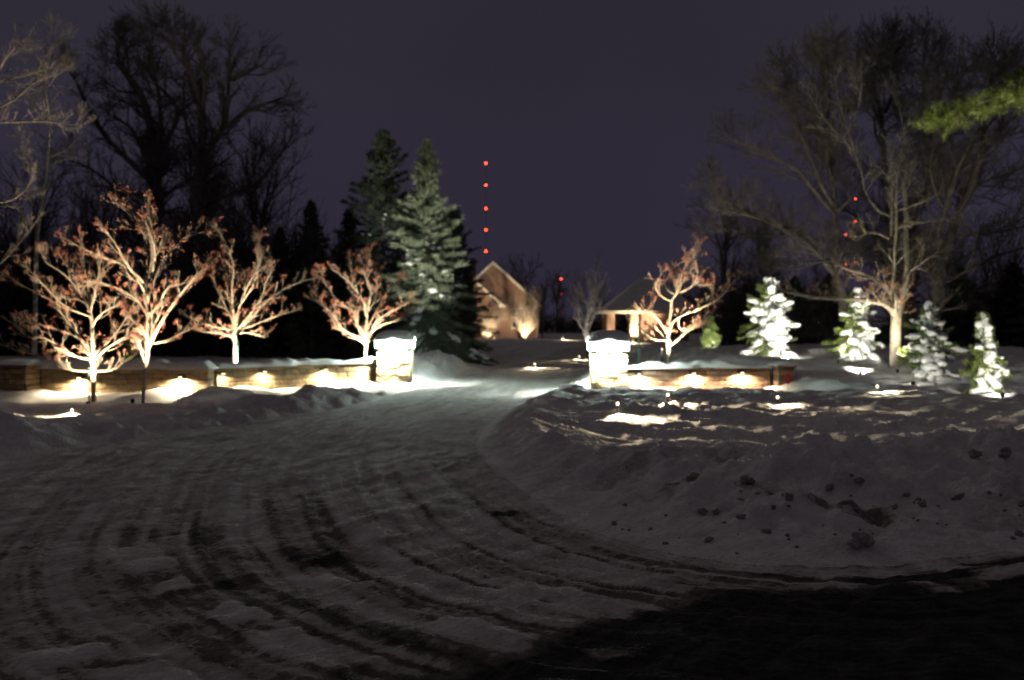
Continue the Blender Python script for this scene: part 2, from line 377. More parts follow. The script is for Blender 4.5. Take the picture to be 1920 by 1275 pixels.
CRAB = dict(thick=.78, seg=[6,6,5,4,3], wand=.09, trop=.10, lead=.25, nc=[4,8,3,1], Lref=[1.2,1.0,.5,.28], len=[.52,.38,.24,.14], ang=(20,52), t0=.2, t00=.45, rmin=.0045, tl=1, max=4, tap=.3)
def crabapple(label, base, Y, lines, nber, seed, hue='berry', cfg=CRAB):
    random.seed(seed); root = thing('crabapple_tree', label, 'tree', base, 'crabapple trees lit from below')
    S = newS(); guided(S, base, Y, lines, cfg); tree_obj(S, root, M['crab'])
    tips = [t for t, l in S['tips'] if t.z > .6]; pts = []; rad = []
    for _ in range(int(nber*1.05)):
        t = random.choice(tips)
        for k in range(random.randint(1, 4)):
            pts.append(t+Vector((random.gauss(0,.022), random.gauss(0,.022), random.gauss(0,.022)-.02))); rad.append(random.uniform(.010, .019))
    b = link('berries', blobs(pts, rad), M['berry'], root); b['kind'] = 'stuff'
    return root

def needles(st, en, m, ln, wd, spread=.8, rng=RNG):
    """needle-like triangles around twig axes"""
    st = np.repeat(np.asarray(st), m, 0); en = np.repeat(np.asarray(en), m, 0); n = len(st)
    t = rng.random((n, 1)); ax = en-st; ax /= np.linalg.norm(ax, axis=1)[:, None]+1e-9
    p = st+(en-st)*t
    r = rng.normal(size=(n, 3)); r -= ax*(r*ax).sum(1)[:, None]; r /= np.linalg.norm(r, axis=1)[:, None]+1e-9
    d = ax*rng.uniform(.3, .9, (n, 1))+r*spread; d /= np.linalg.norm(d, axis=1)[:, None]
    w = np.cross(d, rng.normal(size=(n, 3))); w /= np.linalg.norm(w, axis=1)[:, None]+1e-9
    L = ln*rng.uniform(.6, 1.2, (n, 1)); W = wd*.5
    return np.stack([p-w*W, p+w*W, p+d*L+w*W*.25, p+d*L-w*W*.25], 1).reshape(-1, 3)
def quadmesh(v): return raw(v, np.arange(len(v)).reshape(-1, 4))
def mantle(blist, voxel, name, root, noise=.04, seed=1):
    """snow lying on boughs: overlapping ellipsoids fused by a voxel remesh, roughened"""
    import bmesh
    bm = bmesh.new()
    for (c, ax, L, r, fz) in blist:
        ax = ax.normalized(); up = Vector((0,0,1)); s = ax.cross(up)
        if s.length < 1e-3: s = Vector((1,0,0))
        s.normalize(); u = s.cross(ax)
        mt = Matrix(((ax.x*L, s.x*r, u.x*r*fz, c.x), (ax.y*L, s.y*r, u.y*r*fz, c.y), (ax.z*L, s.z*r, u.z*r*fz, c.z), (0,0,0,1)))
        bmesh.ops.create_icosphere(bm, subdivisions=2, radius=1, matrix=mt)
    me = bpy.data.meshes.new('tmp'); bm.to_mesh(me); bm.free()
    o = bpy.data.objects.new('tmp', me); C.objects.link(o)
    md = o.modifiers.new('r', 'REMESH'); md.mode = 'VOXEL'; md.voxel_size = voxel; md.use_smooth_shade = True
    dg = bpy.context.evaluated_depsgraph_get(); dg.update()
    me2 = bpy.data.meshes.new_from_object(o.evaluated_get(dg)); bpy.data.objects.remove(o)
    n = len(me2.vertices); co = np.empty(n*3, np.float32); me2.vertices.foreach_get('co', co); co = co.reshape(-1, 3)
    no = np.empty(n*3, np.float32); me2.vertices.foreach_get('normal', no); no = no.reshape(-1, 3)
    k = 1/(voxel*6)
    d = fbm(co[:, 0]*k+co[:, 2]*k*.7, co[:, 1]*k-co[:, 2]*k*.6, 3, seed)*noise
    co = co+no*d[:, None]; me2.vertices.foreach_set('co', co.ravel()); me2.update()
    tri = [tuple(p.vertices) for p in me2.polygons]; par = list(range(n))
    def fd(a):
        while par[a] != a: par[a] = par[par[a]]; a = par[a]
        return a
    for f in tri:
        a = fd(f[0])
        for b in f[1:]: par[fd(b)] = a
    grp = {}
    for f in tri: grp.setdefault(fd(f[0]), []).append(f)
    for g in sorted(grp.values(), key=len, reverse=True)[:60]:
        if len(g) < 60: continue
        ids = sorted({i for f in g for i in f}); mp = {a: k for k, a in enumerate(ids)}
        me3 = bpy.data.meshes.new(name); me3.from_pydata([tuple(co[i]) for i in ids], [], [tuple(mp[i] for i in f) for f in g]); me3.update()
        link(name, me3, M['snowcap'], root, True)

def conifer(root, h, R, nb, m, seed, ntw=22, nm=9, ln=.1, wd=.022, droop=.25, snow=0, snow_size=.12, voxel=.04, z0=.25, power=.85, snowmax=1.0, trunk_r=.09, lean=0, clump=.0, snow_dir=None, stw=.22):
    random.seed(seed); rng = np.random.default_rng(seed)
    T = TB(); T.tube([Vector((lean*h*(i/8)**2, 0, -.3+(h+.3)*i/8)) for i in range(9)], [trunk_r*(1-.93*i/8) for i in range(9)], 7)
    st = []; en = []; bl = []
    for i in range(nb):
        t = ((i+random.random())/nb)**1.05; z = z0+(h-z0)*t*.985; az = i*2.39996+random.uniform(-.4, .4)
        L = R*((1-t)**power)*random.uniform(.42, 1.28)+.03*h/3
        if clump: L *= 1+clump*math.sin(t*23+az*2)
        up = -.15+.95*t; d = Vector((math.cos(az), math.sin(az), up)).normalized()
        pts = [Vector((lean*h*t*t, 0, z))]; n = 7
        for k in range(n):
            d = (d+Vector((random.gauss(0,.06), random.gauss(0,.06), (-droop if k < 4 else droop*.9)*(1-t)*.6))).normalized(); pts.append(pts[-1]+d*L/n)
        T.tube(pts, [max(.004, trunk_r*.22*(1-t)*(1-k/8)+.003) for k in range(n+1)], 3)
        nt_ = max(5, int(ntw*(L/R)+4))
        for j in range(nt_):
            f = .12+.88*(j+random.random()*.8)/nt_; q = min(f*n, n-.001); k = int(q); p = pts[k].lerp(pts[k+1], q-k); ax = (pts[k+1]-pts[k]).normalized()
            side = ax.cross(Vector((0,0,1))).normalized()*(1 if j % 2 else -1)
            l2 = (stw*L+.06)*(1.15-f)*random.uniform(.7, 1.3)
            dd = (ax*.75+side*random.uniform(.5, 1)+Vector((0,0,random.uniform(-.35, .15)))).normalized()
            st.append(tuple(p)); en.append(tuple(p+dd*l2))
        st.append(tuple(pts[-3])); en.append(tuple(pts[-1]))
        sd = 1.0
        if snow_dir is not None: sd = .35+.65*max(0, Vector((math.cos(az), math.sin(az), 0)).dot(snow_dir))
        if t < snowmax and random.random() < snow*sd:
            for k in range(2, n+1):
                if random.random() < .72:
                    s = snow_size*(1-.55*t)*random.uniform(.6, 1.3)*(1.15 if k < n else .7)
                    c = pts[k].copy(); c.z += s*.35
                    bl.append((c, pts[k]-pts[k-1], s*1.25, s, .62))
    root_t = T.build('trunk', M['dark'], root)
    link('crown', quadmesh(needles(st, en, nm, ln, wd, rng=rng)), m, root)
    if bl: mantle(bl, voxel, 'snow', root, noise=voxel*1.1, seed=seed)

def copy_thing(o, loc, rz=0, sc=1, label=None, group=None):
    r = o.copy(); C.objects.link(r); r.location = loc; r.rotation_euler = (0,0,rz); r.scale = (sc,)*3 if not isinstance(sc, tuple) else sc
    if label: r['label'] = label
    if group: r['group'] = group
    for ch in list(o.children):
        c = ch.copy(); C.objects.link(c); c.parent = r
        for g in list(ch.children):
            k = g.copy(); C.objects.link(k); k.parent = c
    return r

# ------------------------------------------------------------------ lamps
WARM = (1, .80, .50); WARMW = (1, .87, .66); WHITE = (1, .95, .80)
def spot(parent, loc, target, energy, col, ang=70, blend=.6, r=.03):
    l = bpy.data.lights.new('beam', 'SPOT'); l.energy = energy; l.color = col; l.spot_size = math.radians(ang); l.spot_blend = blend; l.shadow_soft_size = r
    o = bpy.data.objects.new('beam', l); C.objects.link(o); o.parent = parent; o.location = loc
    o.rotation_euler = (Vector(target)-Vector(loc)).to_track_quat('-Z', 'Y').to_euler(); return o
def point(parent, loc, energy, col, r=.04):
    l = bpy.data.lights.new('glow', 'POINT'); l.energy = energy; l.color = col; l.shadow_soft_size = r
    o = bpy.data.objects.new('glow', l); C.objects.link(o); o.parent = parent; o.location = loc; return o
def floodlight(label, loc, target, energy, col=WARMW, ang=80, group='floodlights set in the snow', lens='lampw', show=True):
    """small bullet uplight on a stake, aimed at a target in world space"""
    loc = Vector(loc); d = (Vector(target)-loc).normalized()
    root = thing('floodlight', label, 'floodlight', loc, group)
    R = d.to_track_quat('Z', 'Y').to_matrix(); hd = Vector((0,0,.05))
    b = MB(); b.lathe([(.014,-.06),(.03,-.05),(.036,.0),(.04,.04),(.043,.04),(.043,.05),(.035,.05),(.033,.02)], 14); b.v = [tuple(R@Vector(v)+hd) for v in b.v]; b.build('housing', M['metal'], root, True)
    g = MB(); g.lathe([(.001,.021),(.032,.021),(.032,.024),(.001,.026)], 14); g.v = [tuple(R@Vector(v)+hd) for v in g.v]; g.build('lens', M[lens], root)
    s = MB(); s.lathe([(.012,-.25),(.012,.07)], 8); s.build('stake', M['metal'], root)
    spot(root, hd+R@Vector((0,0,.075)), Vector(target)-loc, energy, col, ang)
    return root
def path_light(label, loc, energy, aim=(0,-1.2,-.35), ang=95, col=WARM):
    root = thing('path_light', label, 'path light', loc, 'low path lights in the snow')
    s = MB(); s.lathe([(.012,-.3),(.012,.12)], 8); s.build('stem', M['metal'], root)
    g = MB(); g.lathe([(.001,.14),(.014,.143),(.019,.155),(.019,.17),(.014,.183),(.001,.186)], 14); g.build('globe', M['lampw'], root, True)
    c = MB(); c.lathe([(.035,.188),(.028,.198),(.012,.206),(.001,.207)], 14); c.build('hood', M['metal'], root, True)
    spot(root, (0,-.04,.16), Vector((0,-.04,.16))+Vector(aim), energy*12.0, col, ang+20, .6)
    return root
def wall_light(label, loc, rz, energy, grp, col=WARM):
    """hardscape light under the coping, shining down the wall; local -y is out of the wall"""
    root = thing('wall_light', label, 'wall light', loc, grp, rz)
    b = MB()
    vs = []; n = 10
    for zz, rr in ((.03,.02),(.026,.08),(.0,.12)):
        for k in range(n+1): a = math.pi+math.pi*k/n; vs.append((rr*math.cos(a)*.6, rr*math.sin(a)*1.25-.004, zz))
    fs = [(r*(n+1)+k, r*(n+1)+k+1, (r+1)*(n+1)+k+1, (r+1)*(n+1)+k) for r in range(2) for k in range(n)]
    b.add(vs, fs); b.box(-.09, .09, -.006, .0, -.02, .045); b.build('hood', M['metal'], root)
    g = MB(); g.box(-.03, .03, -.125, -.08, -.012, .003, bev=.004); g.build('lens', M['lampw'], root)
    spot(root, (0,-.12,-.02), (0,-.10,-1), energy*9, col, 166, .4, .02)
    return root
# ==================================================================== TERRAIN
def axis(segs, ends):
    out = [segs[0][0]]
    for a, b, st in segs: out += list(np.linspace(a, b, max(2, int(round((b-a)/st))+1))[1:])
    a = np.array(out); lo = [a[0]]; s = segs[0][2]
    while lo[-1] > ends[0]: s *= 1.13; lo.append(lo[-1]-s)
    hi = [a[-1]]; s = segs[-1][2]
    while hi[-1] < ends[1]: s *= 1.09; hi.append(hi[-1]+s)
    return np.concatenate([np.array(lo[1:])[::-1], a, np.array(hi[1:])])
ax_x = axis([(-14,-5.5,.07),(-5.5,5.5,.03),(5.5,13,.07)], (-1600, 1600))
ax_y = axis([(3.5,9,.022),(9,14,.04),(14,24,.07),(24,40,.11),(40,60,.4)], (-60, 2600))
GX, GY = np.meshgrid(ax_x, ax_y); nx, ny = len(ax_x), len(ax_y)
xs, ys = GX.ravel(), GY.ravel()
zz, dR, sR, dL, sL, iR, iL = terrain(xs, ys)
# bare asphalt: streaks that follow the turning wheels, plus swept places and shade painted on the near road
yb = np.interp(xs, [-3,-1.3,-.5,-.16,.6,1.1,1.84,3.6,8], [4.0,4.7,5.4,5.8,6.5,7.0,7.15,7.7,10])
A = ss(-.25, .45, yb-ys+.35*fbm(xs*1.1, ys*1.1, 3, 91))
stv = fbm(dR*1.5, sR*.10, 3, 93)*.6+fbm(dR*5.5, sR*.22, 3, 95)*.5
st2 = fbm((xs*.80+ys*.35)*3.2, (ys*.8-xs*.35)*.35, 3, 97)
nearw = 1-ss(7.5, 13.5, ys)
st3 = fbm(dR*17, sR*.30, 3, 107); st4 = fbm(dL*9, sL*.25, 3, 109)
bare = .05+.10*(1-ss(5.0, 7.0, ys))+(.12+.15*stv+.15*st2+.42*st3+.16*fbm(xs*4, ys*4, 4, 106))*nearw+.22*st4*(1-nearw)+.12*st3*(1-nearw)+.10*np.maximum(0, stv)*(1-nearw)  # second term paints the dimmer light under overhead trees into the near road
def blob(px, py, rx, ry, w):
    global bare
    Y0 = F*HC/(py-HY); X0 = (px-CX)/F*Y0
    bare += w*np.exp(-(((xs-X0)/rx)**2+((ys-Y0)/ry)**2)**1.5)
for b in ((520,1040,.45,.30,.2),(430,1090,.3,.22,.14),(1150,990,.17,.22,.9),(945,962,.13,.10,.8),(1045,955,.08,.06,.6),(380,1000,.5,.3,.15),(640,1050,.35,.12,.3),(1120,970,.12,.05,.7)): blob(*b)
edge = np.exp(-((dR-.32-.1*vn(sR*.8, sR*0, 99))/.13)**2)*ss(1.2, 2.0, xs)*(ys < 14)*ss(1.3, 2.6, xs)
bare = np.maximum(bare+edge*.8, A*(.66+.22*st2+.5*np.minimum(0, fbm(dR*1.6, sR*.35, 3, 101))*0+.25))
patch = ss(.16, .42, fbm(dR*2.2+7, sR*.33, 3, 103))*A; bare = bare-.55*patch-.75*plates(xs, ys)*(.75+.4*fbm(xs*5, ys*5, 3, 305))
# the ploughed banks: grit at the foot and dirty clumps on the faces
dr_ = np.where(iR, dR, np.where(iL, dL, 0)); ng = np.where(iR | iL, 1.0, 0.0)*(ys < 32)
cl_ = ss(.04, .4, fbm(xs*1.9, ys*1.9, 4, 111))*ss(.0, .5, fbm(xs*.6+3, ys*.6, 2, 113)+.25)
stg = (1-ss(9.5, 14, ys-np.clip(xs-2, 0, 30)*.5))*np.where(iR, 1, .25)
gb = .0+.08*np.exp(-dr_/.35)*(.7+fbm(xs*3, ys*3, 3, 115))+.42*cl_*np.exp(-((dr_-1.1)/1.0)**2)*stg+.10*fbm(xs*.9, ys*.9, 3, 117)*np.exp(-dr_/2.5)
bare = np.where(ng > 0, gb, bare)
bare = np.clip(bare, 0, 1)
q = np.arange((nx-1)*(ny-1)); qi = q//(nx-1); qj = q % (nx-1); v00 = qi*nx+qj
faces = np.stack([v00, v00+1, v00+nx+1, v00+nx], 1)
fx = xs[faces].mean(1); fy = ys[faces].mean(1)
froad = ~((inside(RPOLY, fx, fy) | inside(LPOLY, fx, fy)) | (fy > 140))
V = np.stack([xs, ys, zz], 1)
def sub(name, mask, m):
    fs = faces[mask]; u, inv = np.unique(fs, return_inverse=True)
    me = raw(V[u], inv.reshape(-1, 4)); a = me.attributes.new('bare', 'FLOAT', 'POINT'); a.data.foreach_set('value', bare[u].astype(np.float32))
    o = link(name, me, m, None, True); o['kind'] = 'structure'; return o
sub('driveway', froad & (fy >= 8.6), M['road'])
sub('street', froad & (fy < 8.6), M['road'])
sub('snow_ground', ~froad, M['snowg'])

# ==================================================================== WALLS
def block_wall(mb, L, H, T, bh=.115, bl=.30, z0=-.15):
    z = z0; row = 0
    while z < H-.02:
        h = min(bh, H-z); x = -(row % 2)*bl*.5
        while x < L:
            l = bl*random.choice((.7, 1, 1, 1.3)); a, b = max(x, 0), min(x+l, L)
            if b-a > .02: mb.box(a+.003, b-.003, random.uniform(-.012, .012), T+random.uniform(-.01, .01), z+.003, z+h-.003, .003, random.uniform(.5, 1.25), bev=.016)
            x += l
        z += h; row += 1
    mb.box(.01, L-.01, .02, T-.02, z0, H-.01, 0, .35)
def snow_strip(root, L, T, H, h, seed, over=.04, voxel=.03):
    """a soft bed of snow along a coping, local frame x along"""
    n = int(L/.05)+1; k = 12; vs = []; fs = []
    for i in range(n+1):
        x = -over+(L+2*over)*i/n
        hh = h*(.75+.5*float(vn(x*1.3+seed, 0, 3))+.25*float(vn(x*4+seed, 0, 5))); e = min(1, min(i, n-i)/3+.05)
        o1 = over*(1+.9*float(vn(x*2.2+seed, 1, 7)))
        for j in range(k+1):
            a = math.pi*j/k; c = math.cos(a); s_ = math.sin(a)**.55
            y = T/2-c*(T/2+o1); vs.append((x, y, H+.004+hh*e*s_*(1+.12*float(vn(x*5+seed, y*9, 9)))-(.02 if j in (0, k) else 0)))
    for i in range(n):
        for j in range(k): fs.append((i*(k+1)+j, (i+1)*(k+1)+j, (i+1)*(k+1)+j+1, i*(k+1)+j+1))
    fs.append(tuple(range(k+1))); fs.append(tuple(n*(k+1)+j for j in range(k+1))[::-1])
    m = MB(); m.add(vs, fs); return m.build('snow', M['snowcap'], root, True)
def wall(name, label, a, b, H, T, mtl, snow_h, seed, capmat='cap'):
    random.seed(seed); a = Vector(a); b = Vector(b); L = (b-a).length; rz = math.atan2(b.y-a.y, b.x-a.x)
    r = thing(name, label, 'wall', (a.x, a.y, 0), None, rz)
    m = MB(); block_wall(m, L, H-.05, T); m.build('masonry', M[mtl], r)
    c = MB(); x = -.02
    while x < L+.02:
        e = min(x+random.uniform(.5, .62), L+.02); c.box(x+.002, e-.002, -.035, T+.035, H-.05+.001, H, 0, random.uniform(.8, 1.1), bev=.008); x = e
    c.build('coping', M[mtl], r)
    snow_strip(r, L, T, H, snow_h, seed, .07)
    return r, rz
aw = (-10.42, 25.9); bw = (-6.58, 25.4); cw = (-6.55, 26.1); dw = (-3.32, 29.5)
w1, rz1 = wall('block_wall', 'low tan block wall with thick snow on top, left section behind the two front crabapples', aw, bw, .53, .34, 'stone', .24, 11)
w2, rz2 = wall('block_wall', 'low tan block wall running up to the left glowing gate pillar', cw, dw, .53, .34, 'stone', .16, 12)
ew = (2.62, 26.6); fw = (5.98, 27.2)
w3, rz3 = wall('block_wall', 'low reddish brown block wall with snow on top, right of the gateway', ew, fw, .50, .34, 'redstone', .15, 13)
def pier(label, x, y, w, H, mtl, sn, seed, rz):
    random.seed(seed); r = thing('wall_pier', label, 'pier', (x, y, 0), None, rz)
    m = MB(); block_wall(m, w, H-.06, w, z0=-.15); m.v = [(a-w/2, b-w/2, c) for a, b, c in m.v]; m.build('masonry', M[mtl], r)
    c = MB(); c.box(-w/2-.04, w/2+.04, -w/2-.04, w/2+.04, H-.059, H, 0, .9, bev=.01); c.build('coping', M[mtl], r)
    s = snow_strip(r, w+.06, w+.06, H, sn, seed); s.location = (-w/2-.03, -w/2-.03, 0)
pier('square tan block pier at the far left end of the left wall', -10.77, 25.72, .66, .64, 'stone', .11, 21, rz1)
pier('short square brown block pier at the right end of the right wall', 6.28, 27.2, .40, .56, 'redstone', .025, 22, rz3)

def gate_pillar(label, x, y, zb, w, seed):
    random.seed(seed); r = thing('gate_pillar', label, 'pillar', (x, y, zb), 'glowing gate pillars', 0)
    m = MB(); hb = .90; z = -.3; row = 0
    while z < hb-.02:
        h = min(.105, hb-z)
        nb = 3; off = (row % 2)*.12
        for sx in range(4):                                   # four faces, corner-overlapping blocks
            a = -w/2; xx = a
            cuts = [a, a+w*(.30+.1*random.random())-off*.4, a+w*(.66+.1*random.random())-off*.3, w/2]
            for c0, c1 in zip(cuts[:-1], cuts[1:]):
                d = random.uniform(-.006, .007)
                bb = MB(); bb.box(c0+.004, c1-.004, -w/2-d, -w/2+.12, z+.004, z+h-.004, .004, random.uniform(.7, 1.15), bev=.014)
                an = sx*math.pi/2; ca, sa = math.cos(an), math.sin(an)
                m.add([(p[0]*ca-p[1]*sa, p[0]*sa+p[1]*ca, p[2]) for p in bb.v], bb.f, bb.t[0])
        z += h; row += 1
    m.box(-w/2+.02, w/2-.02, -w/2+.02, w/2-.02, -.3, hb-.003, 0, .3)
    m.build('masonry', M['pillar'], r)
    c = MB(); c.box(-w/2-.05, w/2+.05, -w/2-.05, w/2+.05, hb, hb+.035, 0, 1, bev=.008); c.build('ledge', M['cap'], r)
    g = MB(); g.box(-w/2-.035, w/2+.035, -w/2-.035, w/2+.035, hb+.036, hb+.20, 0, 1, bev=.012); g.build('light_band', M['band'], r)
    t = MB(); t.box(-w/2-.075, w/2+.075, -w/2-.075, w/2+.075, hb+.201, hb+.245, 0, 1, bev=.01); t.build('cap', M['cap'], r)
    # snow dome
    n = 28; k = 8; vs = []; fs = []; R0 = w/2+.07
    for j in range(k+1):
        f = j/k; rr = R0*math.cos(f*math.pi/2)**.75 if j < k else .001
        for i in range(n):
            a = 2*math.pi*i/n; sq = 1/max(abs(math.cos(a)), abs(math.sin(a)))**.75; q_ = rr*sq*(1+.05*math.sin(a*3+seed))
            vs.append((q_*math.cos(a), q_*math.sin(a), hb+.247+.22*math.sin(f*math.pi/2)*(1+.12*math.sin(a*2+seed)*math.cos(f*1.5))))
    for j in range(k):
        for i in range(n): fs.append((j*n+i, j*n+(i+1)%n, (j+1)*n+(i+1)%n, (j+1)*n+i))
    s = MB(); s.add(vs, fs); s.build('snow', M['snowcap'], r, True)
    for (dx, dy) in ((-.22,-1),(.22,-1),(-1,0)):
        q = w/2+.055
        px_, py_ = (dx, -q) if dy == -1 else (dx*q, 0)
        spot(r, (px_, py_, hb-.012), (px_*.97, py_*.96, hb-1), 700 if dy == -1 else 110, (1,.88,.62), 150, .8, .015)
    for (dx, dy) in ((1,0),(-1,0),(0,-1)): point(r, (dx*(w/2+.12), dy*(w/2+.12), hb+.12), 190, (.80,1,.88), .03)
    return r
LPx, LPy = -2.95, 29.6; RPx, RPy = 2.13, 26.0
gate_pillar('glowing stone gate pillar with snow dome, left side of the gateway', LPx, LPy, -.04, .84, 31)
gate_pillar('glowing stone gate pillar with snow dome, right side of the gateway', RPx, RPy, .0, .78, 32)
# wall lights
def wl(label, a, b, rz, f, z, e, grp='lights under the wall coping'):
    x = a[0]+(b[0]-a[0])*f; y = a[1]+(b[1]-a[1])*f
    n = Vector((math.sin(rz), -math.cos(rz), 0)); wall_light(label, (x+n.x*.018, y+n.y*.018, z), rz, e, grp)
wl('wall light low on the left wall beside the first crabapple trunk', aw, bw, rz1, .25, .33, 26)
wl('wall light low on the left wall near its right end, widest glow', aw, bw, rz1, .85, .36, 40)
wl('wall light at the near end of the middle wall section beside the corner', cw, dw, rz2, .015, .40, 8)
wl('small wall light high on the wall in front of the third crabapple', cw, dw, rz2, .25, .41, 12)
wl('bright wall light on the left wall, the one nearest the left pillar', cw, dw, rz2, .62, .40, 28)
wl('wall light on the right wall just beside the right gate pillar', ew, fw, rz3, .07, .37, 34)
wl('wall light in the middle of the right brown wall', ew, fw, rz3, .45, .38, 26)
wl('wall light on the right wall next to its end pier', ew, fw, rz3, .79, .38, 26)

# ==================================================================== PATH LIGHTS
def plight(label, px, py, e, Y=None, aim=(0,-1.2,-.35), ang=95):
    if Y is None: g = ground_at(px, py+14)
    else: X = (px-CX)/F*Y; g = Vector((X, Y, Z(X, Y)))
    r = path_light(label, (g.x, g.y, g.z-(.13 if px == 135 else .05)), e, aim, ang); return g
PLs = [
 plight('low path light over trampled snow in front of the right gate pillar', 1158, 757, 26, None, (.25,-1,-.22)),
 plight('low path light in the snow in front of the right brown wall', 1252, 740, 20, None, (.1,-1,-.25)),
 plight('low path light in the snow in front of the end pier', 1458, 745, 22, None, (.3,-1,-.25)),
 plight('low path light on the open snow slope right of the pier', 1645, 722, 50, None, (.25,-1,-.35)),
 plight('path light sunk in a snow hollow below the leftmost crabapple', 135, 782, 22, 21.1, (.1,-1,-.3)),
 plight('low path light beyond the gate beside the inner drive, nearer one', 1003, 683, 26, 38.5, (.3,-1,-.25)),
 plight('low path light beyond the gate near the right pillar, farther one', 1086, 668, 26, 46, (.1,-1,-.25)),
 plight('low path light far up the slope in front of the brick house', 927, 643, 30, 74, (.3,-1,-.3)),
 plight('low path light on the far slope right of the house', 1055, 648, 26, 70, (.3,-1,-.3)),
 plight('low path light on the far snow left of the right crabapple', 1187, 643, 26, 62, (.2,-1,-.3)),
 plight('low path light on the far snow between crabapple and young evergreen', 1228, 650, 30, 56, (.2,-1,-.3)),
]

# ==================================================================== CRABAPPLES
def z1(*p): return [(a/2.656, 350+(b+max(0, 420-b)*.17)/2.656) for a, b in p]
def z2(*p): return [(340+a/2.965, 400+b/2.965) for a, b in p]
def z4(*p): return [(980+a/3.0365, 440+b/3.0365) for a, b in p]
Y1 = 24.3; b1 = P(175, 745, Y1); b1.z = Z(b1.x, b1.y)-.05
T1 = crabapple('leaning crabapple on a dark trunk, leftmost of those in front of the left wall', b1, Y1, [
 (0,.075,.06,0,z1((466,1085),(464,980),(468,900),(466,830))),
 (0,.06,.02,.1,z1((466,840),(462,740),(455,640),(430,580),(370,490),(310,430),(220,370))),
 (1,.045,.012,.5,z1((455,830),(380,745),(330,690),(270,610),(225,560),(110,515),(10,455))),
 (1,.04,.010,-.5,z1((460,860),(390,850),(330,800),(230,740),(180,760),(100,670),(0,615))),
 (1,.035,.010,.2,z1((445,800),(370,740),(200,690),(120,675))),
 (1,.04,.010,-.3,z1((475,860),(530,810),(600,770),(650,745))),
 (1,.04,.010,.5,z1((475,830),(540,760),(590,680),(620,590))),
 (1,.035,.010,-.6,z1((460,700),(500,650),(570,610),(620,600))),
 (1,.035,.010,-.3,z1((450,620),(480,550),(505,480),(520,390))),
 (1,.030,.008,.6,z1((440,590),(380,560),(300,560),(220,545))),
 (1,.025,.007,-.7,z1((470,920),(360,915),(290,880),(230,835),(150,820),(0,750))),
 (1,.025,.007,.3,z1((475,920),(560,915),(620,860),(660,830))),
 (1,.03,.008,.9,z1((455,660),(420,560),(400,470),(350,380),(330,330))),
 (1,.03,.008,-.9,z1((455,650),(350,600),(280,500),(235,420)))], 620, 101)
Y2 = 22.6; b2 = P(267, 760, Y2); b2.z = Z(b2.x, b2.y)-.05
T2 = crabapple('tallest crabapple, on a thin dark pole of a trunk, second from the left', b2, Y2, [
 (0,.045,.045,0,z1((711,1100),(722,960),(735,850),(742,790))),
 (0,.065,.05,0,z1((742,800),(745,720),(738,640))),
 (0,.055,.02,.2,z1((740,650),(722,560),(722,480),(745,400),(755,300),(730,180),(680,100),(590,25))),
 (1,.05,.012,-.4,z1((755,770),(800,690),(860,600),(920,530),(990,460),(1010,430))),
 (1,.035,.010,.5,z1((765,780),(830,765),(900,715),(990,680))),
 (1,.040,.010,.6,z1((735,640),(690,580),(620,530),(530,490),(440,470),(370,470))),
 (1,.045,.010,-.6,z1((722,480),(680,430),(630,380),(560,345),(470,300),(380,240))),
 (1,.035,.010,.3,z1((728,600),(760,480),(800,340),(850,280),(920,210),(1000,170))),
 (1,.035,.010,-.2,z1((740,640),(790,600),(820,540),(850,500),(940,480))),
 (1,.03,.009,.8,z1((730,720),(660,690),(610,650),(560,600))),
 (1,.03,.009,-.9,z1((740,560),(700,450),(660,370),(640,280),(600,190))),
 (1,.03,.009,.9,z1((745,500),(740,380),(690,260),(650,190))),
 (1,.03,.009,-.5,z1((760,420),(790,330),(790,240),(770,150)))], 820, 102)
Y3 = 29.5; b3 = P(441, 690, Y3); b3.z = Z(b3.x, b3.y)-.1
T3 = crabapple('crabapple with a pale green wrapped trunk behind the middle of the left wall', b3, Y3, [
 (0,.055,.055,0,z2((298,860),(298,760),(300,640))),
 (0,.05,.02,.1,z2((300,650),(310,560),(330,480),(370,390),(430,290),(405,190))),
 (1,.04,.010,.4,z2((298,650),(270,560),(210,480),(160,360),(145,260))),
 (1,.04,.010,-.5,z2((300,640),(295,540),(290,420),(310,300),(290,210),(235,110))),
 (1,.04,.010,.4,z2((305,650),(380,590),(450,500),(540,430),(620,390),(700,360))),
 (1,.035,.010,-.3,z2((310,650),(380,570),(460,460),(480,380),(520,310))),
 (1,.03,.008,.7,z2((305,655),(400,620),(500,570),(600,540))),
 (1,.03,.008,-.6,z2((295,650),(230,640),(160,620),(70,570))),
 (1,.03,.008,.2,z2((290,690),(220,670),(110,660))),
 (1,.03,.008,-.1,z2((305,670),(370,660),(450,685))),
 (1,.03,.008,-.8,z2((320,520),(400,430),(450,340),(480,250))),
 (1,.03,.008,.8,z2((300,600),(240,480),(230,380),(200,280)))], 620, 103)
Y4 = 32.0; b4 = P(686, 690, Y4); b4.z = Z(b4.x, b4.y)-.1
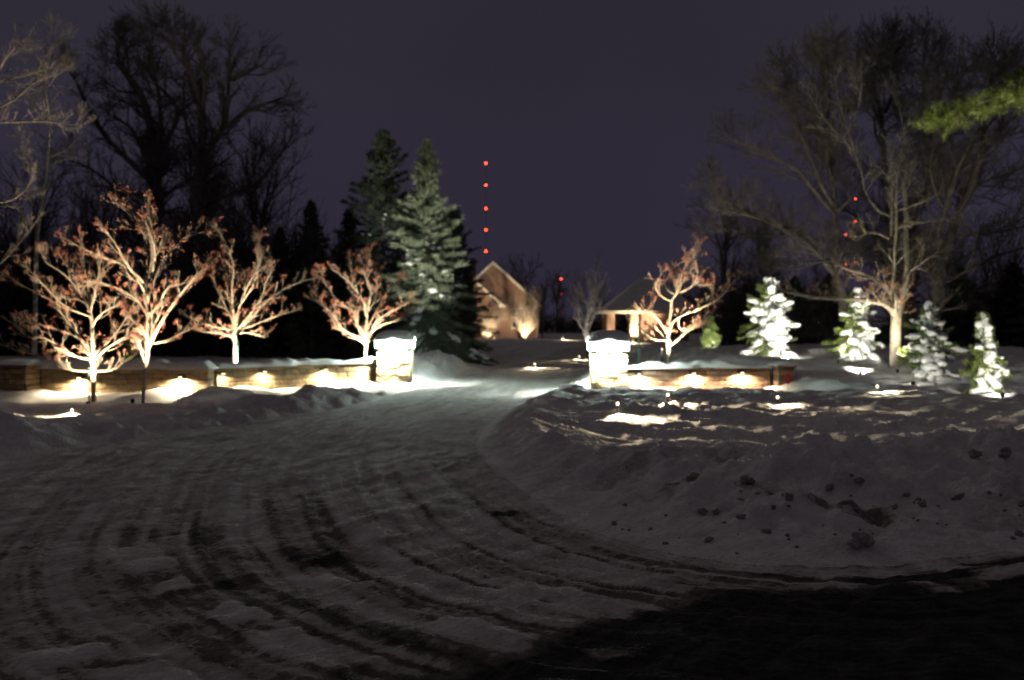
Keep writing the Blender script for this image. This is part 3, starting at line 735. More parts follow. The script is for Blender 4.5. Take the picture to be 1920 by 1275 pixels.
T4 = crabapple('reddest crabapple, just behind the left gate pillar, crown glowing at its fork', b4, Y4, [
 (0,.055,.055,0,z2((1020,850),(1026,760),(1026,700))),
 (0,.06,.02,.1,z2((1026,720),(1025,620),(1035,520),(1060,420),(1010,340),(1040,290))),
 (1,.04,.010,-.4,z2((1020,680),(980,620),(990,550),(900,510),(830,430),(790,330))),
 (1,.04,.010,.4,z2((1020,700),(970,620),(950,480),(940,380),(930,260))),
 (1,.04,.010,.2,z2((1030,690),(1080,600),(1130,560),(1200,530),(1260,490))),
 (1,.035,.010,-.5,z2((1030,690),(1100,620),(1200,600),(1270,570))),
 (1,.035,.010,.6,z2((1010,720),(940,680),(870,640),(800,560),(730,430))),
 (1,.03,.008,-.6,z2((1010,700),(900,650),(860,560),(760,480))),
 (1,.03,.008,.6,z2((1035,640),(1090,520),(1130,440),(1190,370))),
 (1,.03,.008,-.7,z2((1030,600),(1020,480),(960,400),(870,320))),
 (1,.03,.008,.8,z2((1030,560),(1080,470),(1080,380),(1060,300)))], 800, 104)
Y5 = 29.3; b5 = P(1250, 690, Y5); b5.z = Z(b5.x, b5.y)-.1
T5 = crabapple('crooked crabapple with berries behind the right brown wall', b5, Y5, [
 (0,.07,.06,0,z4((832,730),(828,640),(830,600))),
 (0,.06,.02,.1,z4((830,610),(825,540),(850,440),(845,370),(895,320),(905,210),(985,110))),
 (1,.045,.012,-.3,z4((835,560),(850,500),(900,460),(980,430),(1070,390),(1130,350),(1160,300),(1210,250))),
 (1,.05,.012,.4,z4((840,630),(900,590),(960,530),(1020,500),(1080,460))),
 (1,.04,.010,.4,z4((815,610),(780,540),(720,520),(700,480),(750,380))),
 (1,.035,.010,-.5,z4((820,600),(740,600),(670,550),(590,490))),
 (1,.035,.010,-.2,z4((820,560),(770,480),(730,440),(660,430))),
 (1,.035,.010,.5,z4((870,340),(810,300),(850,200),(920,150))),
 (1,.03,.008,-.6,z4((895,330),(960,300),(990,220),(960,150))),
 (1,.03,.008,.5,z4((1060,395),(1100,330),(1100,280),(1040,290))),
 (1,.03,.008,-.4,z4((845,380),(780,350),(740,290),(780,230))),
 (1,.03,.008,.3,z4((890,470),(890,540),(960,550),(1000,520)))], 560, 105)
# stakes and trunk wraps
def stake(label, px, ytop, ybot, Y, m='green', r=.022):
    a = P(px, ytop, Y); X, zb = a.x, Z(a.x, Y)-.1; t = thing('tree_stake', label, 'stake', (X, Y, zb))
    s = MB(); s.lathe([(r, 0), (r, a.z-zb), (r*.6, a.z-zb+.02)], 8); s.build('post', M[m], t, True)
    w = MB(); w.lathe([(r*1.5, (a.z-zb)*.9), (r*1.7, (a.z-zb)*.9+.02), (r*1.5, (a.z-zb)*.9+.05)], 8); w.build('tie', M['metal'], t, True)
stake('pale green stake standing by the right crabapple', 1198, 600, 680, 28.6)
stake('thin dark stake close to the right crabapple trunk', 1240, 650, 680, 28.8, 'metal', .015)
stake('thin dark green stake beside the leftmost front crabapple trunk', 167, 690, 735, 24.4, 'green', .018)
stake('green stake against the trunk of the third crabapple', 444, 640, 668, 29.3, 'green', .03)

# uplights for the crabapples
def up(label, base, dx, dy, tz, e, col=WARMW, ang=95, lens='lampw', tx=0):
    x, y = base.x+dx, base.y+dy
    return floodlight(label, (x, y, Z(x, y)-.02), (base.x+tx, base.y, base.z+tz), e, col, ang, lens=lens)
def up2(label, base, tz, e, dx=.15, dist=.72, ang=84): return up(label, base, dx, -dist, tz, e*1.15, (1,.85,.54), ang)
up2('floodlight in the snow aimed up the leftmost crabapple', b1, 1.9, 1700)
up2('floodlight in the snow aimed up the tallest crabapple', b2, 2.9, 2400, .08, .85, 78)
up2('floodlight behind the left wall aimed up the third crabapple', b3, 1.7, 1800)
up2('floodlight behind the left wall aimed up the reddest crabapple', b4, 1.4, 2000)
up2('floodlight behind the right wall aimed up the right crabapple', b5, 1.6, 1700)

# ==================================================================== SPRUCES
def cthing(label, px, Y, name='spruce_tree', cat='tree', group=None, rz=0, dz=-.05):
    X = (px-CX)/F*Y; return thing(name, label, cat, (X, Y, Z(X, Y)+dz), group, rz)
sB = cthing('tall blue-green spruce lit from below with snow on its lower boughs', 800, 40)
conifer(sB, 7.75, 2.1, 215, M['blue'], 201, ntw=34, nm=15, ln=.13, wd=.03, droop=.3, snow=.4, snow_size=.13, voxel=.04, z0=.5, power=.92, snowmax=.5, trunk_r=.13, clump=.12, snow_dir=Vector((.3,-1,0)))
sA = cthing('tallest dark spruce standing left of the lit spruce', 718, 44)
conifer(sA, 8.7, 2.6, 210, M['needle'], 202, ntw=30, nm=13, ln=.14, wd=.035, droop=.3, snow=.12, snow_size=.13, voxel=.06, z0=.5, power=.7, snowmax=.6, trunk_r=.14, clump=.12)
sC = cthing('unlit narrow spruce behind the gap of the third and fourth crabapples', 583, 46)
conifer(sC, 6.3, 1.5, 170, M['needle'], 203, ntw=24, nm=11, ln=.14, wd=.035, z0=.3, power=.75, trunk_r=.1)
copy_thing(sC, ((655-CX)/F*45, 45, -.05), 2.1, .93, 'unlit spruce close left of the tallest dark spruce')
copy_thing(sC, ((525-CX)/F*60, 60, -.05), 4.1, 1.0, 'unlit spruce far behind the third crabapple')
copy_thing(sA, ((852-CX)/F*45, 45, -.05), 1.3, .68, 'dark spruce pressed against the right side of the lit spruce')
copy_thing(sC, ((878-CX)/F*52, 52, -.05), 1.0, .62, 'small dark spruce in front of the brick house corner')
# small snow-laden evergreens
def laden(label, px, Y, h, R, seed, m='yell', snow=.75, sd=(.6,-.8,0), ss_=.17, nb=110, wd=.016, vox=.035, sm=1.0, lean=0):
    r = cthing(label, px, Y, 'small_evergreen', 'evergreen', 'snow laden young evergreens')
    conifer(r, h, R, nb, M[m], seed, ntw=18, nm=15, ln=.075, wd=wd, droop=.45, snow=snow, snow_size=ss_, voxel=vox, z0=.12, power=.72, snowmax=sm, trunk_r=.04, clump=.34, snow_dir=Vector(sd), lean=lean, stw=.3); return r
e1 = laden('brightest snow covered evergreen behind the right wall end', 1440, 33, 2.2, .98, 301, snow=1.15, ss_=.16, sd=(.75,-.65,0))
e2 = laden('evergreen half yellow green and half snow, left of the pale maple', 1606, 30, 1.85, .72, 302, snow=1.2, ss_=.13, sd=(.95,-.5,0))
e3 = laden('evergreen mostly in shade with wide snowy boughs, right of the pale maple', 1742, 27, 1.75, .78, 303, snow=1.2, ss_=.12, sd=(.2,-1,0))
e4 = laden('slim bright evergreen at the far right edge', 1850, 22.5, 1.62, .42, 304, snow=1.2, ss_=.085, sd=(.5,-1,0), lean=-.05)
e5 = laden('little yellow green evergreen without snow, right of the right crabapple', 1332, 38, 1.1, .36, 305, snow=.1, ss_=.05)
e6 = laden('small frosted shrub on the ground behind the left wall between two crabapples', 248, 27.5, 1.2, .38, 306, snow=.3, ss_=.09)
def W(px, py, Y): return P(px, py, Y)
def flood_px(label, px, Y, target, e, col=WHITE, ang=70, lens='lampw'):
    X = (px-CX)/F*Y; floodlight(label, (X, Y, Z(X, Y)+.05), target, e, col, ang, lens=lens)
flood_px('floodlight in front of the brightest snowy evergreen', 1480, 29.9, W(1445,605,33), 1000)
flood_px('floodlight in front of the half snowy evergreen', 1614, 27.2, W(1610,600,30), 620)
flood_px('floodlight at the left foot of the half snowy evergreen', 1572, 29.2, W(1590,600,30.2), 170, (1,.95,.6))
flood_px('floodlight by the shaded evergreen right of the maple', 1712, 24.4, W(1725,635,27), 170)
flood_px('floodlight in front of the slim evergreen at the right edge', 1880, 20.4, W(1850,645,22.5), 380)
flood_px('floodlight in front of the little yellow green evergreen', 1336, 36.9, W(1332,625,38), 200)
flood_px('floodlight below the tall lit spruce', 756, 33.0, W(802,455,40), 3900, (1,.95,.80), 34)
flood_px('floodlight beside the frosted shrub behind the left wall', 258, 26.8, W(252,655,27.5), 60)

# ==================================================================== PALE MAPLE AND THE BIG BARE TREES AT RIGHT
def z5(*p): return [(1300+a/2.898, 340+b/2.898) for a, b in p]
def z6(*p): return [(1300+a/2.361, 20+(b+max(0, 380-b)*.5)/2.361) for a, b in p]
MAP = dict(seg=[6,6,5,4,3], wand=.13, trop=.06, lead=.4, nc=[3,6,5,3], Lref=[2.2,1.5,.8,.4], len=[.85,.6,.36,.22], ang=(25,60), t0=.25, t00=.4, rmin=.007, tl=1, max=4, tap=.3)
Y6 = 28.5; b6 = P(1682, 690, Y6); b6.z = Z(b6.x, b6.y)-.15
random.seed(401)
r6 = thing('bare_maple_tree', 'pale barked bare tree lit at its trunk between two snowy evergreens', 'tree', b6)
S = newS(); guided(S, b6, Y6, [
 (0,.14,.12,0,z5((1096,1010),(1100,880),(1100,780),(1110,710))),
 (1,.07,.03,-.5,z5((1100,740),(1060,680),(980,655),(860,640),(700,640),(560,620),(470,600))),
 (1,.08,.03,.4,z5((1112,720),(1085,600),(1030,545),(960,500),(850,470))),
 (0,.10,.05,.1,z5((1115,720),(1140,640),(1150,560),(1165,480),(1160,330),(1165,150),(1150,20))),
 (1,.05,.018,.5,z6((960,960),(945,860),(955,700),(960,560),(940,430),(925,310))),
 (1,.05,.02,-.6,z5((1080,600),(1085,480),(1070,420),(1078,250),(1070,130),(1060,0))),
 (1,.04,.012,-.6,z6((875,1000),(870,880),(862,760),(850,690),(848,640))),
 (1,.035,.012,-.5,z6((870,910),(800,880),(745,790),(735,720),(700,640),(660,520),(625,430),(600,270))),
 (1,.03,.010,-.7,z6((700,620),(660,580),(560,500),(480,400))),
 (1,.03,.010,-.7,z6((670,560),(720,440),(720,330),(705,220))),
 (1,.035,.010,-.7,z6((870,900),(940,870),(1010,850),(1060,800))),
 (1,.03,.010,-.7,z6((875,970),(900,960),(1000,940),(1110,930))),
 (1,.03,.010,-.6,z6((865,1010),(800,980),(740,990),(700,1020))),
 (1,.045,.015,.6,z5((1150,600),(1200,560),(1230,460),(1300,330))),
 ], MAP); tree_obj(S, r6, M['maple'])
tp = [t for t, l in S['tips'] if .9 < t.z < 2.6]; pts = []; rad = []
for _ in range(150):
    t = random.choice(tp)
    for k in range(3): pts.append(t+Vector((random.gauss(0,.03), random.gauss(0,.03), random.gauss(0,.04)))); rad.append(random.uniform(.012, .026))
lv = link('dead_leaves', blobs(pts, rad), M['leaf'], r6); lv['kind'] = 'stuff'
BIG = dict(seg=[7,6,5,4,3], wand=.15, trop=.05, lead=.3, nc=[7,10,8,5], Lref=[3.5,2.4,1.4,.75], len=[1.9,1.25,.8,.5], ang=(22,60), t0=.2, t00=.3, rmin=.007, tl=1, max=4, tap=.3)
Y7 = 33.5; b7 = P(1752, 640, Y7); b7.z = Z(b7.x, b7.y)-.2
random.seed(402)
r7 = thing('bare_tree', 'big dark bare tree with a leaning stem, behind the shaded evergreen at right', 'tree', b7)
S = newS(); guided(S, b7, Y7, [
 (0,.17,.14,0,z5((1310,900),(1312,760),(1320,620),(1345,520))),
 (0,.14,.06,.3,z6((1100,1180),(1115,1080),(1160,950),(1185,880),(1240,800),(1270,700),(1290,560),(1310,420),(1330,250))),
 (1,.09,.03,-.4,z6((1085,1010),(1110,900),(1150,760),(1165,680),(1220,590),(1270,480),(1290,380))),
 (1,.05,.015,-.5,z6((1165,690),(1120,590),(1110,500),(1100,330))),
 (1,.07,.02,.5,z6((1185,880),(1250,780),(1330,740),(1464,700))),
 (1,.07,.02,-.5,z6((1120,1200),(1250,1130),(1330,1080),(1464,1050))),
 (1,.06,.02,.5,z6((1160,960),(1100,860),(1050,700),(1090,560),(1060,400),(1090,260))),
 (1,.05,.02,-.6,z6((1150,1000),(1300,990),(1440,960))),
 (1,.06,.02,.8,z6((1280,640),(1380,520),(1420,380),(1450,250)))], BIG); tree_obj(S, r7, M['bark2'])
Y8 = 36; b8 = P(1585, 640, Y8); b8.z = Z(b8.x, b8.y)-.2
random.seed(403)
r8 = thing('bare_tree', 'widest dark bare tree spreading left, rising behind the half snowy evergreen', 'tree', b8)
S = newS(); guided(S, b8, Y8, [
 (0,.16,.13,0,z5((820,760),(815,640),(800,570),(780,510))),
 (1,.10,.03,-.4,z5((785,520),(720,460),(660,380),(560,310),(440,240),(300,190),(150,170))),
 (1,.08,.02,.6,z6((560,1080),(520,1000),(420,960),(300,900),(180,860),(100,790))),
 (0,.13,.04,.3,z6((640,1200),(635,1050),(630,850),(615,700),(612,560),(600,420),(590,250))),
 (1,.07,.02,.6,z6((625,900),(540,800),(480,700),(350,640),(250,580),(180,560))),
 (1,.07,.02,-.6,z6((620,860),(560,780),(500,640),(430,500),(360,410))),
 (1,.07,.02,.8,z6((615,640),(560,520),(520,380),(470,280),(450,200))),
 (1,.07,.02,-.4,z6((620,600),(680,440),(720,330),(700,220),(720,150))),
 (1,.06,.02,-.8,z6((630,1100),(520,1120),(380,1130),(330,1160))),
 (1,.06,.02,.9,z6((600,480),(500,420),(430,330),(400,290))),
 (1,.06,.02,.4,z6((480,960),(360,1000),(230,990),(130,960)))], BIG); tree_obj(S, r8, M['bark2'])
Y9 = 39; b9 = P(1705, 640, Y9); b9.z = Z(b9.x, b9.y)-.2
random.seed(404)
r9 = thing('bare_tree', 'tallest dark bare tree with many upright stems, straight behind the pale maple', 'tree', b9)
S = newS(); guided(S, b9, Y9, [
 (0,.2,.16,0,z6((935,1500),(930,1300),(935,1150))),
 (0,.14,.04,.4,z6((930,1200),(900,1080),(860,860),(850,560),(830,380),(800,200),(810,110))),
 (0,.13,.04,-.4,z6((935,1180),(960,1000),(980,860),(1040,760),(1040,560),(1000,380),(1010,200))),
 (1,.10,.03,.4,z6((990,860),(1060,780),(1110,600),(1160,420),(1180,260),(1230,120))),
 (1,.08,.02,-.6,z6((855,560),(780,420),(760,300),(680,200))),
 (1,.08,.02,.6,z6((1040,560),(1100,400),(1110,250),(1110,100))),
 (1,.08,.02,.6,z6((850,450),(900,330),(930,200),(920,110))),
 (1,.07,.02,-.9,z6((900,1080),(780,1000),(680,900),(560,860)))], BIG); tree_obj(S, r9, M['bark2'])
floodlight('floodlight in the snow at the foot of the pale maple', (b6.x-.35, b6.y-1.1, Z(b6.x-.35, b6.y-1.1)-.02), (b6.x, b6.y, 2.6), 520, (1,.88,.62), 80)

# pine at the right: trunk outside the frame, boughs reaching in
random.seed(405); rng = np.random.default_rng(405)
YP = 19.0; tX = (2140-CX)/F*YP
rp = thing('pine_tree', 'green pine whose boughs reach in at the upper right edge', 'tree', (tX, YP, Z(tX, YP)-.1))
T = TB(); T.tube([Vector((.05*i, 0, .9*i)) for i in range(11)], [.17*(1-.07*i) for i in range(11)], 9)
st = []; en = []
def bough(pp, dy, dens=1.0):
    base = Vector((tX, YP, Z(tX, YP)-.1)); pts = []
    for i, (x, y) in enumerate(pp): v = P(x, y, YP)-base; v.y = dy*i/(len(pp)-1); pts.append(v)
    pts = smooth_poly(pts); m = len(pts); T.tube(pts, [.045*(1-.8*i/m) for i in range(m)], 5)
    for i in range(2, m):
        if i/m < .22: continue
        for k in range(int(7*dens)):
            p = pts[i].lerp(pts[i-1], random.random()); ax = (pts[i]-pts[i-1]).normalized()
            d = (ax*random.uniform(.2, 1.1)+Vector((random.gauss(0,.3), random.gauss(0,.8), random.gauss(.12,.22)))).normalized(); l = random.uniform(.15, .42)
            q = p+d*l; T.tube([p, q], [.007, .004], 3); st.append(tuple(p.lerp(q, .3))); en.append(tuple(q+d*.04))
bough([(2130,200),(2010,180),(1930,178),(1850,205),(1790,225),(1735,238)], -.5, 1.3)
bough([(2130,120),(2030,140),(1940,165),(1880,175),(1800,205)], .5)
bough([(2130,240),(2030,215),(1960,205),(1905,210)], -.9)
bough([(2130,60),(2040,70),(1970,100),(1915,140)], -.2)
T.build('trunk', M['maple'], rp); link('crown', quadmesh(needles(st, en, 80, .10, .0055, .9, rng)), M['pine'], rp)
floodlight('floodlight in the snow under the pine boughs at the right edge', ((1960-CX)/F*16.5, 16.5, Z((1960-CX)/F*16.5, 16.5)+.03), P(1770,222,YP), 2000, (1,.95,.55), 60)

# ==================================================================== LEFT: oak, birches, edge tree
def z7(*p): return [(a/2.55, 20+(b+max(0, 330-b)*.45)/2.55) for a, b in p]
OAK = dict(lead=.3, seg=[7,6,5,4,3], wand=.16, trop=.05, nc=[8,11,8,5], Lref=[5,3.6,1.9,1.0], len=[2.3,1.6,1.0,.6], ang=(22,60), t0=.2, t00=.3, rmin=.010, tl=1, max=4, tap=.3)
Ya = 55; ba = P(305, 665, Ya); ba.z = -.2
random.seed(501); ra = thing('oak_tree', 'huge dark bare oak, left of two, rising behind the left wall', 'tree', ba)
S = newS(); guided(S, ba, Ya, [
 (0,.42,.34,0,z7((740,1640),(740,1200),(738,900),(735,740))),
 (0,.26,.07,.8,z7((735,760),(735,640),(700,500),(660,380),(600,300),(550,180),(530,60))),
 (1,.16,.04,-1,z7((740,740),(770,600),(780,430),(760,280),(740,120))),
 (1,.16,.04,1,z7((720,740),(660,640),(600,540),(520,500))),
 (1,.16,.04,-.6,z7((700,800),(600,700),(500,600),(430,470),(380,340),(330,220))),
 (1,.15,.04,1.2,z7((760,760),(800,600),(850,480),(790,400),(700,300),(660,180))),
 (1,.12,.03,.5,z7((700,880),(560,860),(440,760),(300,700)))], OAK); tree_obj(S, ra, M['dark'])
Yb = 52; bb_ = P(378, 665, Yb); bb_.z = -.2
random.seed(502); rb = thing('oak_tree', 'huge dark bare oak, right of two, with a long low limb reaching right', 'tree', bb_)
S = newS(); guided(S, bb_, Yb, [
 (0,.36,.3,0,z7((960,1640),(960,1200),(955,900),(960,760))),
 (0,.24,.06,.6,z7((960,780),(965,620),(965,480),(930,380),(900,250),(870,100),(860,40))),
 (1,.18,.05,-.8,z7((970,760),(1020,640),(1080,560),(1105,430),(1110,300),(1120,130))),
 (1,.14,.04,.9,z7((1080,560),(1160,480),(1240,440),(1330,400))),
 (1,.14,.04,-.9,z7((965,500),(990,350),(980,200),(960,70))),
 (1,.13,.03,.8,z7((1110,330),(1190,230),(1240,160))),
 (1,.14,.04,-.5,z7((960,920),(1080,890),(1180,870),(1290,780),(1400,620))),
 (1,.12,.03,.9,z7((955,700),(880,560),(860,420),(850,260)))], OAK); tree_obj(S, rb, M['dark'])
random.seed(503)
YB = 34; bb2 = P(66, 640, YB); bb2.z = -.1; rB = thing('birch_tree', 'slender pale birch stem left of the oaks', 'tree', bb2)
S = newS(); guided(S, bb2, YB, [(0,.075,.02,0,z7((165,1640),(175,1150),(185,1000),(215,850),(232,650),(240,540),(220,400),(215,260),(235,120)))], dict(BIG, nc=[12,5,4,2], len=[1.3,.8,.5,.3], rmin=.006)); tree_obj(S, rB, M['birch'])
YC = 24; bc = P(-95, 700, YC); bc.z = -.1; random.seed(504)
rC = thing('bare_tree', 'bare tree mostly outside the left edge, its limbs reaching in', 'tree', bc)
S = newS(); guided(S, bc, YC, [
 (0,.17,.06,0,[(-95,760),(-90,500),(-100,300),(-80,100),(-60,-80)]),
 (1,.06,.015,-.5,z7((-230,480),(-80,360),(20,270),(60,190),(130,80))),
 (1,.05,.015,.4,z7((-230,620),(-60,480),(60,420),(130,330),(240,240))),
 (1,.05,.012,-.4,z7((-230,620),(-50,540),(120,540),(240,540),(400,560))),
 (1,.05,.012,.5,z7((-230,960),(-60,920),(60,900),(150,760),(100,620))),
 (1,.05,.012,-.7,z7((-230,1280),(-60,1250),(60,1210),(180,1100))),
 (1,.05,.012,.6,z7((-230,420),(-60,330),(60,270),(200,170)))], dict(MAP, rmin=.005, thick=.6)); tree_obj(S, rC, M['dark'])

# background woods: bare trees and dark firs as copies of a few
protos = []
for k, (nlead, hh) in enumerate(((3, 9), (5, 10), (2, 11), (4, 8))):
    random.seed(600+k); r = thing('bare_tree', 'x', 'tree', (0,0,0)); S = newS()
    cfgk = dict(OAK, lead=.7, nc=[4,5,4,3], len=[3.0,2.0,1.3,.8], Lref=[4,3,2,1.2], rmin=.014, ang=(18,45))
    limb(S, [Vector((random.gauss(0,.08)*i, random.gauss(0,.08)*i, hh*.42*i/5)) for i in range(6)], .2, 0, dict(cfgk, nc=[2,4,4,3]), None, .15)
    for j in range(nlead):
        a = j*2*math.pi/nlead+random.random(); sp = random.uniform(.25, .6)
        pts = [Vector((math.cos(a)*sp*t*hh*.25*t, math.sin(a)*sp*t*hh*.25*t, hh*(.38+.5*t)))+Vector((random.gauss(0,.1), random.gauss(0,.1), 0))*t for t in (0,.25,.5,.75,1)]
        pts[0] = Vector((0,0,hh*.38)); limb(S, pts, .13, 1, cfgk, None, .03)
    tree_obj(S, r, M['dark']); protos.append(r)
random.seed(77)
BGT = []
for i in range(26): BGT.append((random.uniform(-120, 490), random.uniform(56, 90), random.uniform(.7, 1.1)))      # left woods
for i in range(12): BGT.append((random.uniform(1350, 2050), random.uniform(55, 90), random.uniform(.6, .85)))       # right woods
for i in range(2): BGT.append((random.uniform(800, 900), random.uniform(75, 110), random.uniform(.55, .75)))
BGT += [(985, 118, .82), (1045, 125, .62), (1085, 120, .55), (1128, 130, .6), (1270, 105, .68), (1320, 112, .62), (955, 140, .75), (1180, 140, .6), (1230, 130, .66)]
used = set()
for i, (px, Y, sc) in enumerate(BGT):
    k = i % 4; X = (px-CX)/F*Y; z = Z(X, Y)-.1
    if px < 560: lb, gp = 'dark leafless tree in the woods behind the left wall', 'leafless trees in the left woods'
    elif px > 1350: lb, gp = 'dark leafless tree in the woods behind the right evergreens', 'leafless trees in the right woods'
    elif px < 900: lb, gp = 'dark leafless tree in the woods behind the tall spruces', 'leafless trees behind the spruces'
    elif abs(px-985) < 2: lb, gp = 'round crowned dark tree against the sky just right of the house gable', None
    else: lb, gp = 'distant dark leafless tree on the horizon between the two buildings', 'distant leafless trees on the horizon'
    if k in used: o = copy_thing(protos[k], (X, Y, z), random.uniform(0, 6.28), sc, lb, gp)
    else:
        o = protos[k]; o.location = (X, Y, z); o.scale = (sc,)*3; o['label'] = lb; used.add(k); 
        if gp: o['group'] = gp
    if not gp and 'group' in o: del o['group']
# dense undergrowth that reads as one dark mass
def brush(name, label, x0, x1, Y, h, n, seed):
    random.seed(seed); T = TB()
    for i in range(n):
        px = random.uniform(x0, x1); y = Y+random.uniform(-4, 6); X = (px-CX)/F*y; p = Vector((X, y, -.1)); d = Vector((random.gauss(0,.25), random.gauss(0,.25), 1)); pts = [p]
        hh = h*random.uniform(.4, 1.1)*(.75+.35*math.sin(px*.013+seed))
        for k in range(4): d = (d.normalized()+Vector((random.gauss(0,.2), random.gauss(0,.2), .1))); pts.append(pts[-1]+d.normalized()*hh/4)
        T.tube(pts, [.05,.04,.03,.02,.01], 3)
        for k in range(7):
            q = pts[random.randint(1, 3)]; dd = Vector((random.gauss(0,1), random.gauss(0,1), random.uniform(-.1, 1))).normalized()
            T.tube([q, q+dd*hh*.22, q+dd*hh*.36+Vector((0,0,hh*.08))], [.02,.013,.008], 3)
    o = T.build(name, M['brush'], None); tag(o, label, 'undergrowth', None, 'stuff')
brush('undergrowth', 'black tangle of undergrowth behind the left wall', -150, 640, 52, 5.6, 2300, 1)
brush('undergrowth', 'black undergrowth at the right behind the snowy evergreens', 1360, 2100, 48, 3.6, 1500, 2)
brush('undergrowth', 'low dark scrub along the horizon beyond the house', 600, 1420, 125, 5.0, 1300, 3)
random.seed(78)
for px, Y, sc in ((30,52,.9),(120,50,.8),(215,49,.85),(455,50,.75),(500,48,.7),(1400,50,.6),(1490,46,.62),(1560,48,.66),(1690,44,.62),(1800,42,.66),(1900,44,.72),(1960,40,.7),(620,58,.9)):
    X = (px-CX)/F*Y; lt = px < 700
    copy_thing(sC, (X, Y, Z(X, Y)-.1), random.uniform(0, 6.28), (sc*1.3, sc*1.3, sc*.72),
        'black unlit conifer in the woods behind the left wall' if lt else 'black unlit conifer behind the snowy evergreens', 'unlit conifers in the left woods' if lt else 'unlit conifers in the right woods')

# ==================================================================== YOUNG GREY TREE AND HOUSE SHRUBS
def small_tree(name, label, px, Y, h, seed, spread=.35, cat='tree', nst=1, m='maple', n1=10):
    random.seed(seed); X = (px-CX)/F*Y; r = thing(name, label, cat, (X, Y, Z(X, Y)-.1)); S = newS()
    cfg = dict(seg=[6,5,4,3], wand=.10, trop=.12, nc=[n1,5,4], Lref=[h*.7,h*.4,h*.2], len=[h*.42,h*.2,h*.12], ang=(22,42), t0=.2, t00=.3 if nst == 1 else .12, rmin=.011, tl=0, max=3, tap=.2)
    for k in range(nst):
        a = random.uniform(0, 6.28); s = 0 if nst == 1 else spread*random.uniform(.3, 1)
        grow(S, Vector((0,0,0)), Vector((math.cos(a)*s, math.sin(a)*s, 1)), h*.75, .014*h+.01, 0, cfg)
    tree_obj(S, r, M[m]); return r
small_tree('young_bare_tree', 'young grey bare tree between the two buildings behind the right pillar', 1102, 47, 3.4, 701)
floodlight('floodlight at the foot of the young grey tree', ((1102-CX)/F*45.6, 45.6, Z(3, 45.6)), P(1102,570,47), 240, (.95,.92,.9), 70)
small_tree('bare_shrub', 'glowing rounded bare shrub at the corner of the brick house', 911, 84, 2.8, 702, .8, 'shrub', 9, 'crab', 5)
small_tree('bare_shrub', 'tall glowing bare shrub in front of the house window', 984, 88, 3.3, 703, .4, 'shrub', 6, 'crab', 6)
floodlight('floodlight under the rounded shrub by the house', ((911-CX)/F*83, 83, Z(-1.9, 83)), P(911,600,84), 800, WARM, 110)
floodlight('floodlight under the tall shrub by the house window', ((983-CX)/F*87, 87, Z(.9, 87)), P(984,590,88.5), 1000, WARM, 110)
small_tree('young_bare_tree', 'thin unlit young tree beside the right corner of the house', 1018, 80, 3.6, 704, m='dark')

floodlight('added fill floodlight on the far snow washing the brick gable', (1.5, 80.5, Z(1.5, 80.5)+.1), (.2, 92, 3.0), 1700, (1,.84,.66), 75)  # added fill lamp, no known fixture; evens the brightness of the gable
# ==================================================================== BUILDINGS
YH = 92; kx = YH/F
def hx(px): return (px-925)*kx
def hz(py): return HC-(py-HY)*kx
gz = Z((925-CX)*kx, YH)
rh = thing('brick_house', 'brick house with steep cream edged gable beyond the drive', 'house', ((925-CX)*kx, YH, 0))
xw = hx(1009); ze = hz(570); za = hz(494); D = 9
m = MB(); zg = -.3
fv = [(-xw,0,zg),(xw,0,zg),(xw,0,ze),(0,0,za),(-xw,0,ze)]; n5 = len(fv)
m.add(fv+[(a,D,c) for a,b,c in fv], [(0,1,2,3,4),(9,8,7,6,5),(1,6,7,2),(0,4,9,5)]); m.build('wall', M['brick'], rh)
sl = (za-ze)/xw
def roofslab(mb, xr, zr, x1, y0, y1, slope, th, sgn):
    a = (xr, zr); b = (sgn*x1+xr, zr-slope*x1)
    mb.add([(a[0],y0,a[1]),(b[0],y0,b[1]),(b[0],y1,b[1]),(a[0],y1,a[1]),(a[0],y0,a[1]+th),(b[0],y0,b[1]+th),(b[0],y1,b[1]+th),(a[0],y1,a[1]+th)], [(3,2,1,0),(4,5,6,7),(0,1,5,4),(1,2,6,5),(2,3,7,6),(3,0,4,7)])
m = MB(); roofslab(m, 0, za+.02, xw+.4, -.3, D+.3, sl, .16, 1); roofslab(m, 0, za+.02, xw+.4, -.3, D+.3, sl, .16, -1); rf = m.build('roof', M['roof'], rh)
m = MB(); roofslab(m, 0, za-.1, xw+.42, -.36, -.305, sl, .27, 1); roofslab(m, 0, za-.1, xw+.42, -.36, -.305, sl, .27, -1); m.build('fascia', M['trim'], rf)
m = MB(); m.box(xw-.35, xw+.42, -.34, -.02, ze-.28, ze-.08); m.build('eave_return', M['trim'], rh)
# front lower gable wing
xr2 = hx(893); zr2 = hz(530); x2 = hx(938)-xr2; ze2 = hz(569)-.02; s2 = (zr2-ze2)/x2
m = MB(); fv = [(xr2-x2,-2.2,zg),(xr2+x2-.15,-2.2,zg),(xr2+x2-.15,-2.2,ze2),(xr2,-2.2,zr2-.05),(xr2-x2,-2.2,ze2)]
m.add(fv+[(a,-.003,c) for a,b,c in fv], [(0,1,2,3,4),(1,6,7,2),(0,4,9,5)]); m.build('wing_wall', M['brick'], rh)
m = MB(); roofslab(m, xr2, zr2, x2+.35, -2.45, -.01, s2, .14, 1); roofslab(m, xr2, zr2, x2+.35, -2.45, -.01, s2, .14, -1); rf2 = m.build('wing_roof', M['roof'], rh)
m = MB(); roofslab(m, xr2, zr2-.1, x2+.37, -2.5, -2.455, s2, .24, 1); roofslab(m, xr2, zr2-.1, x2+.37, -2.5, -2.455, s2, .24, -1); m.build('fascia', M['trim'], rf2)
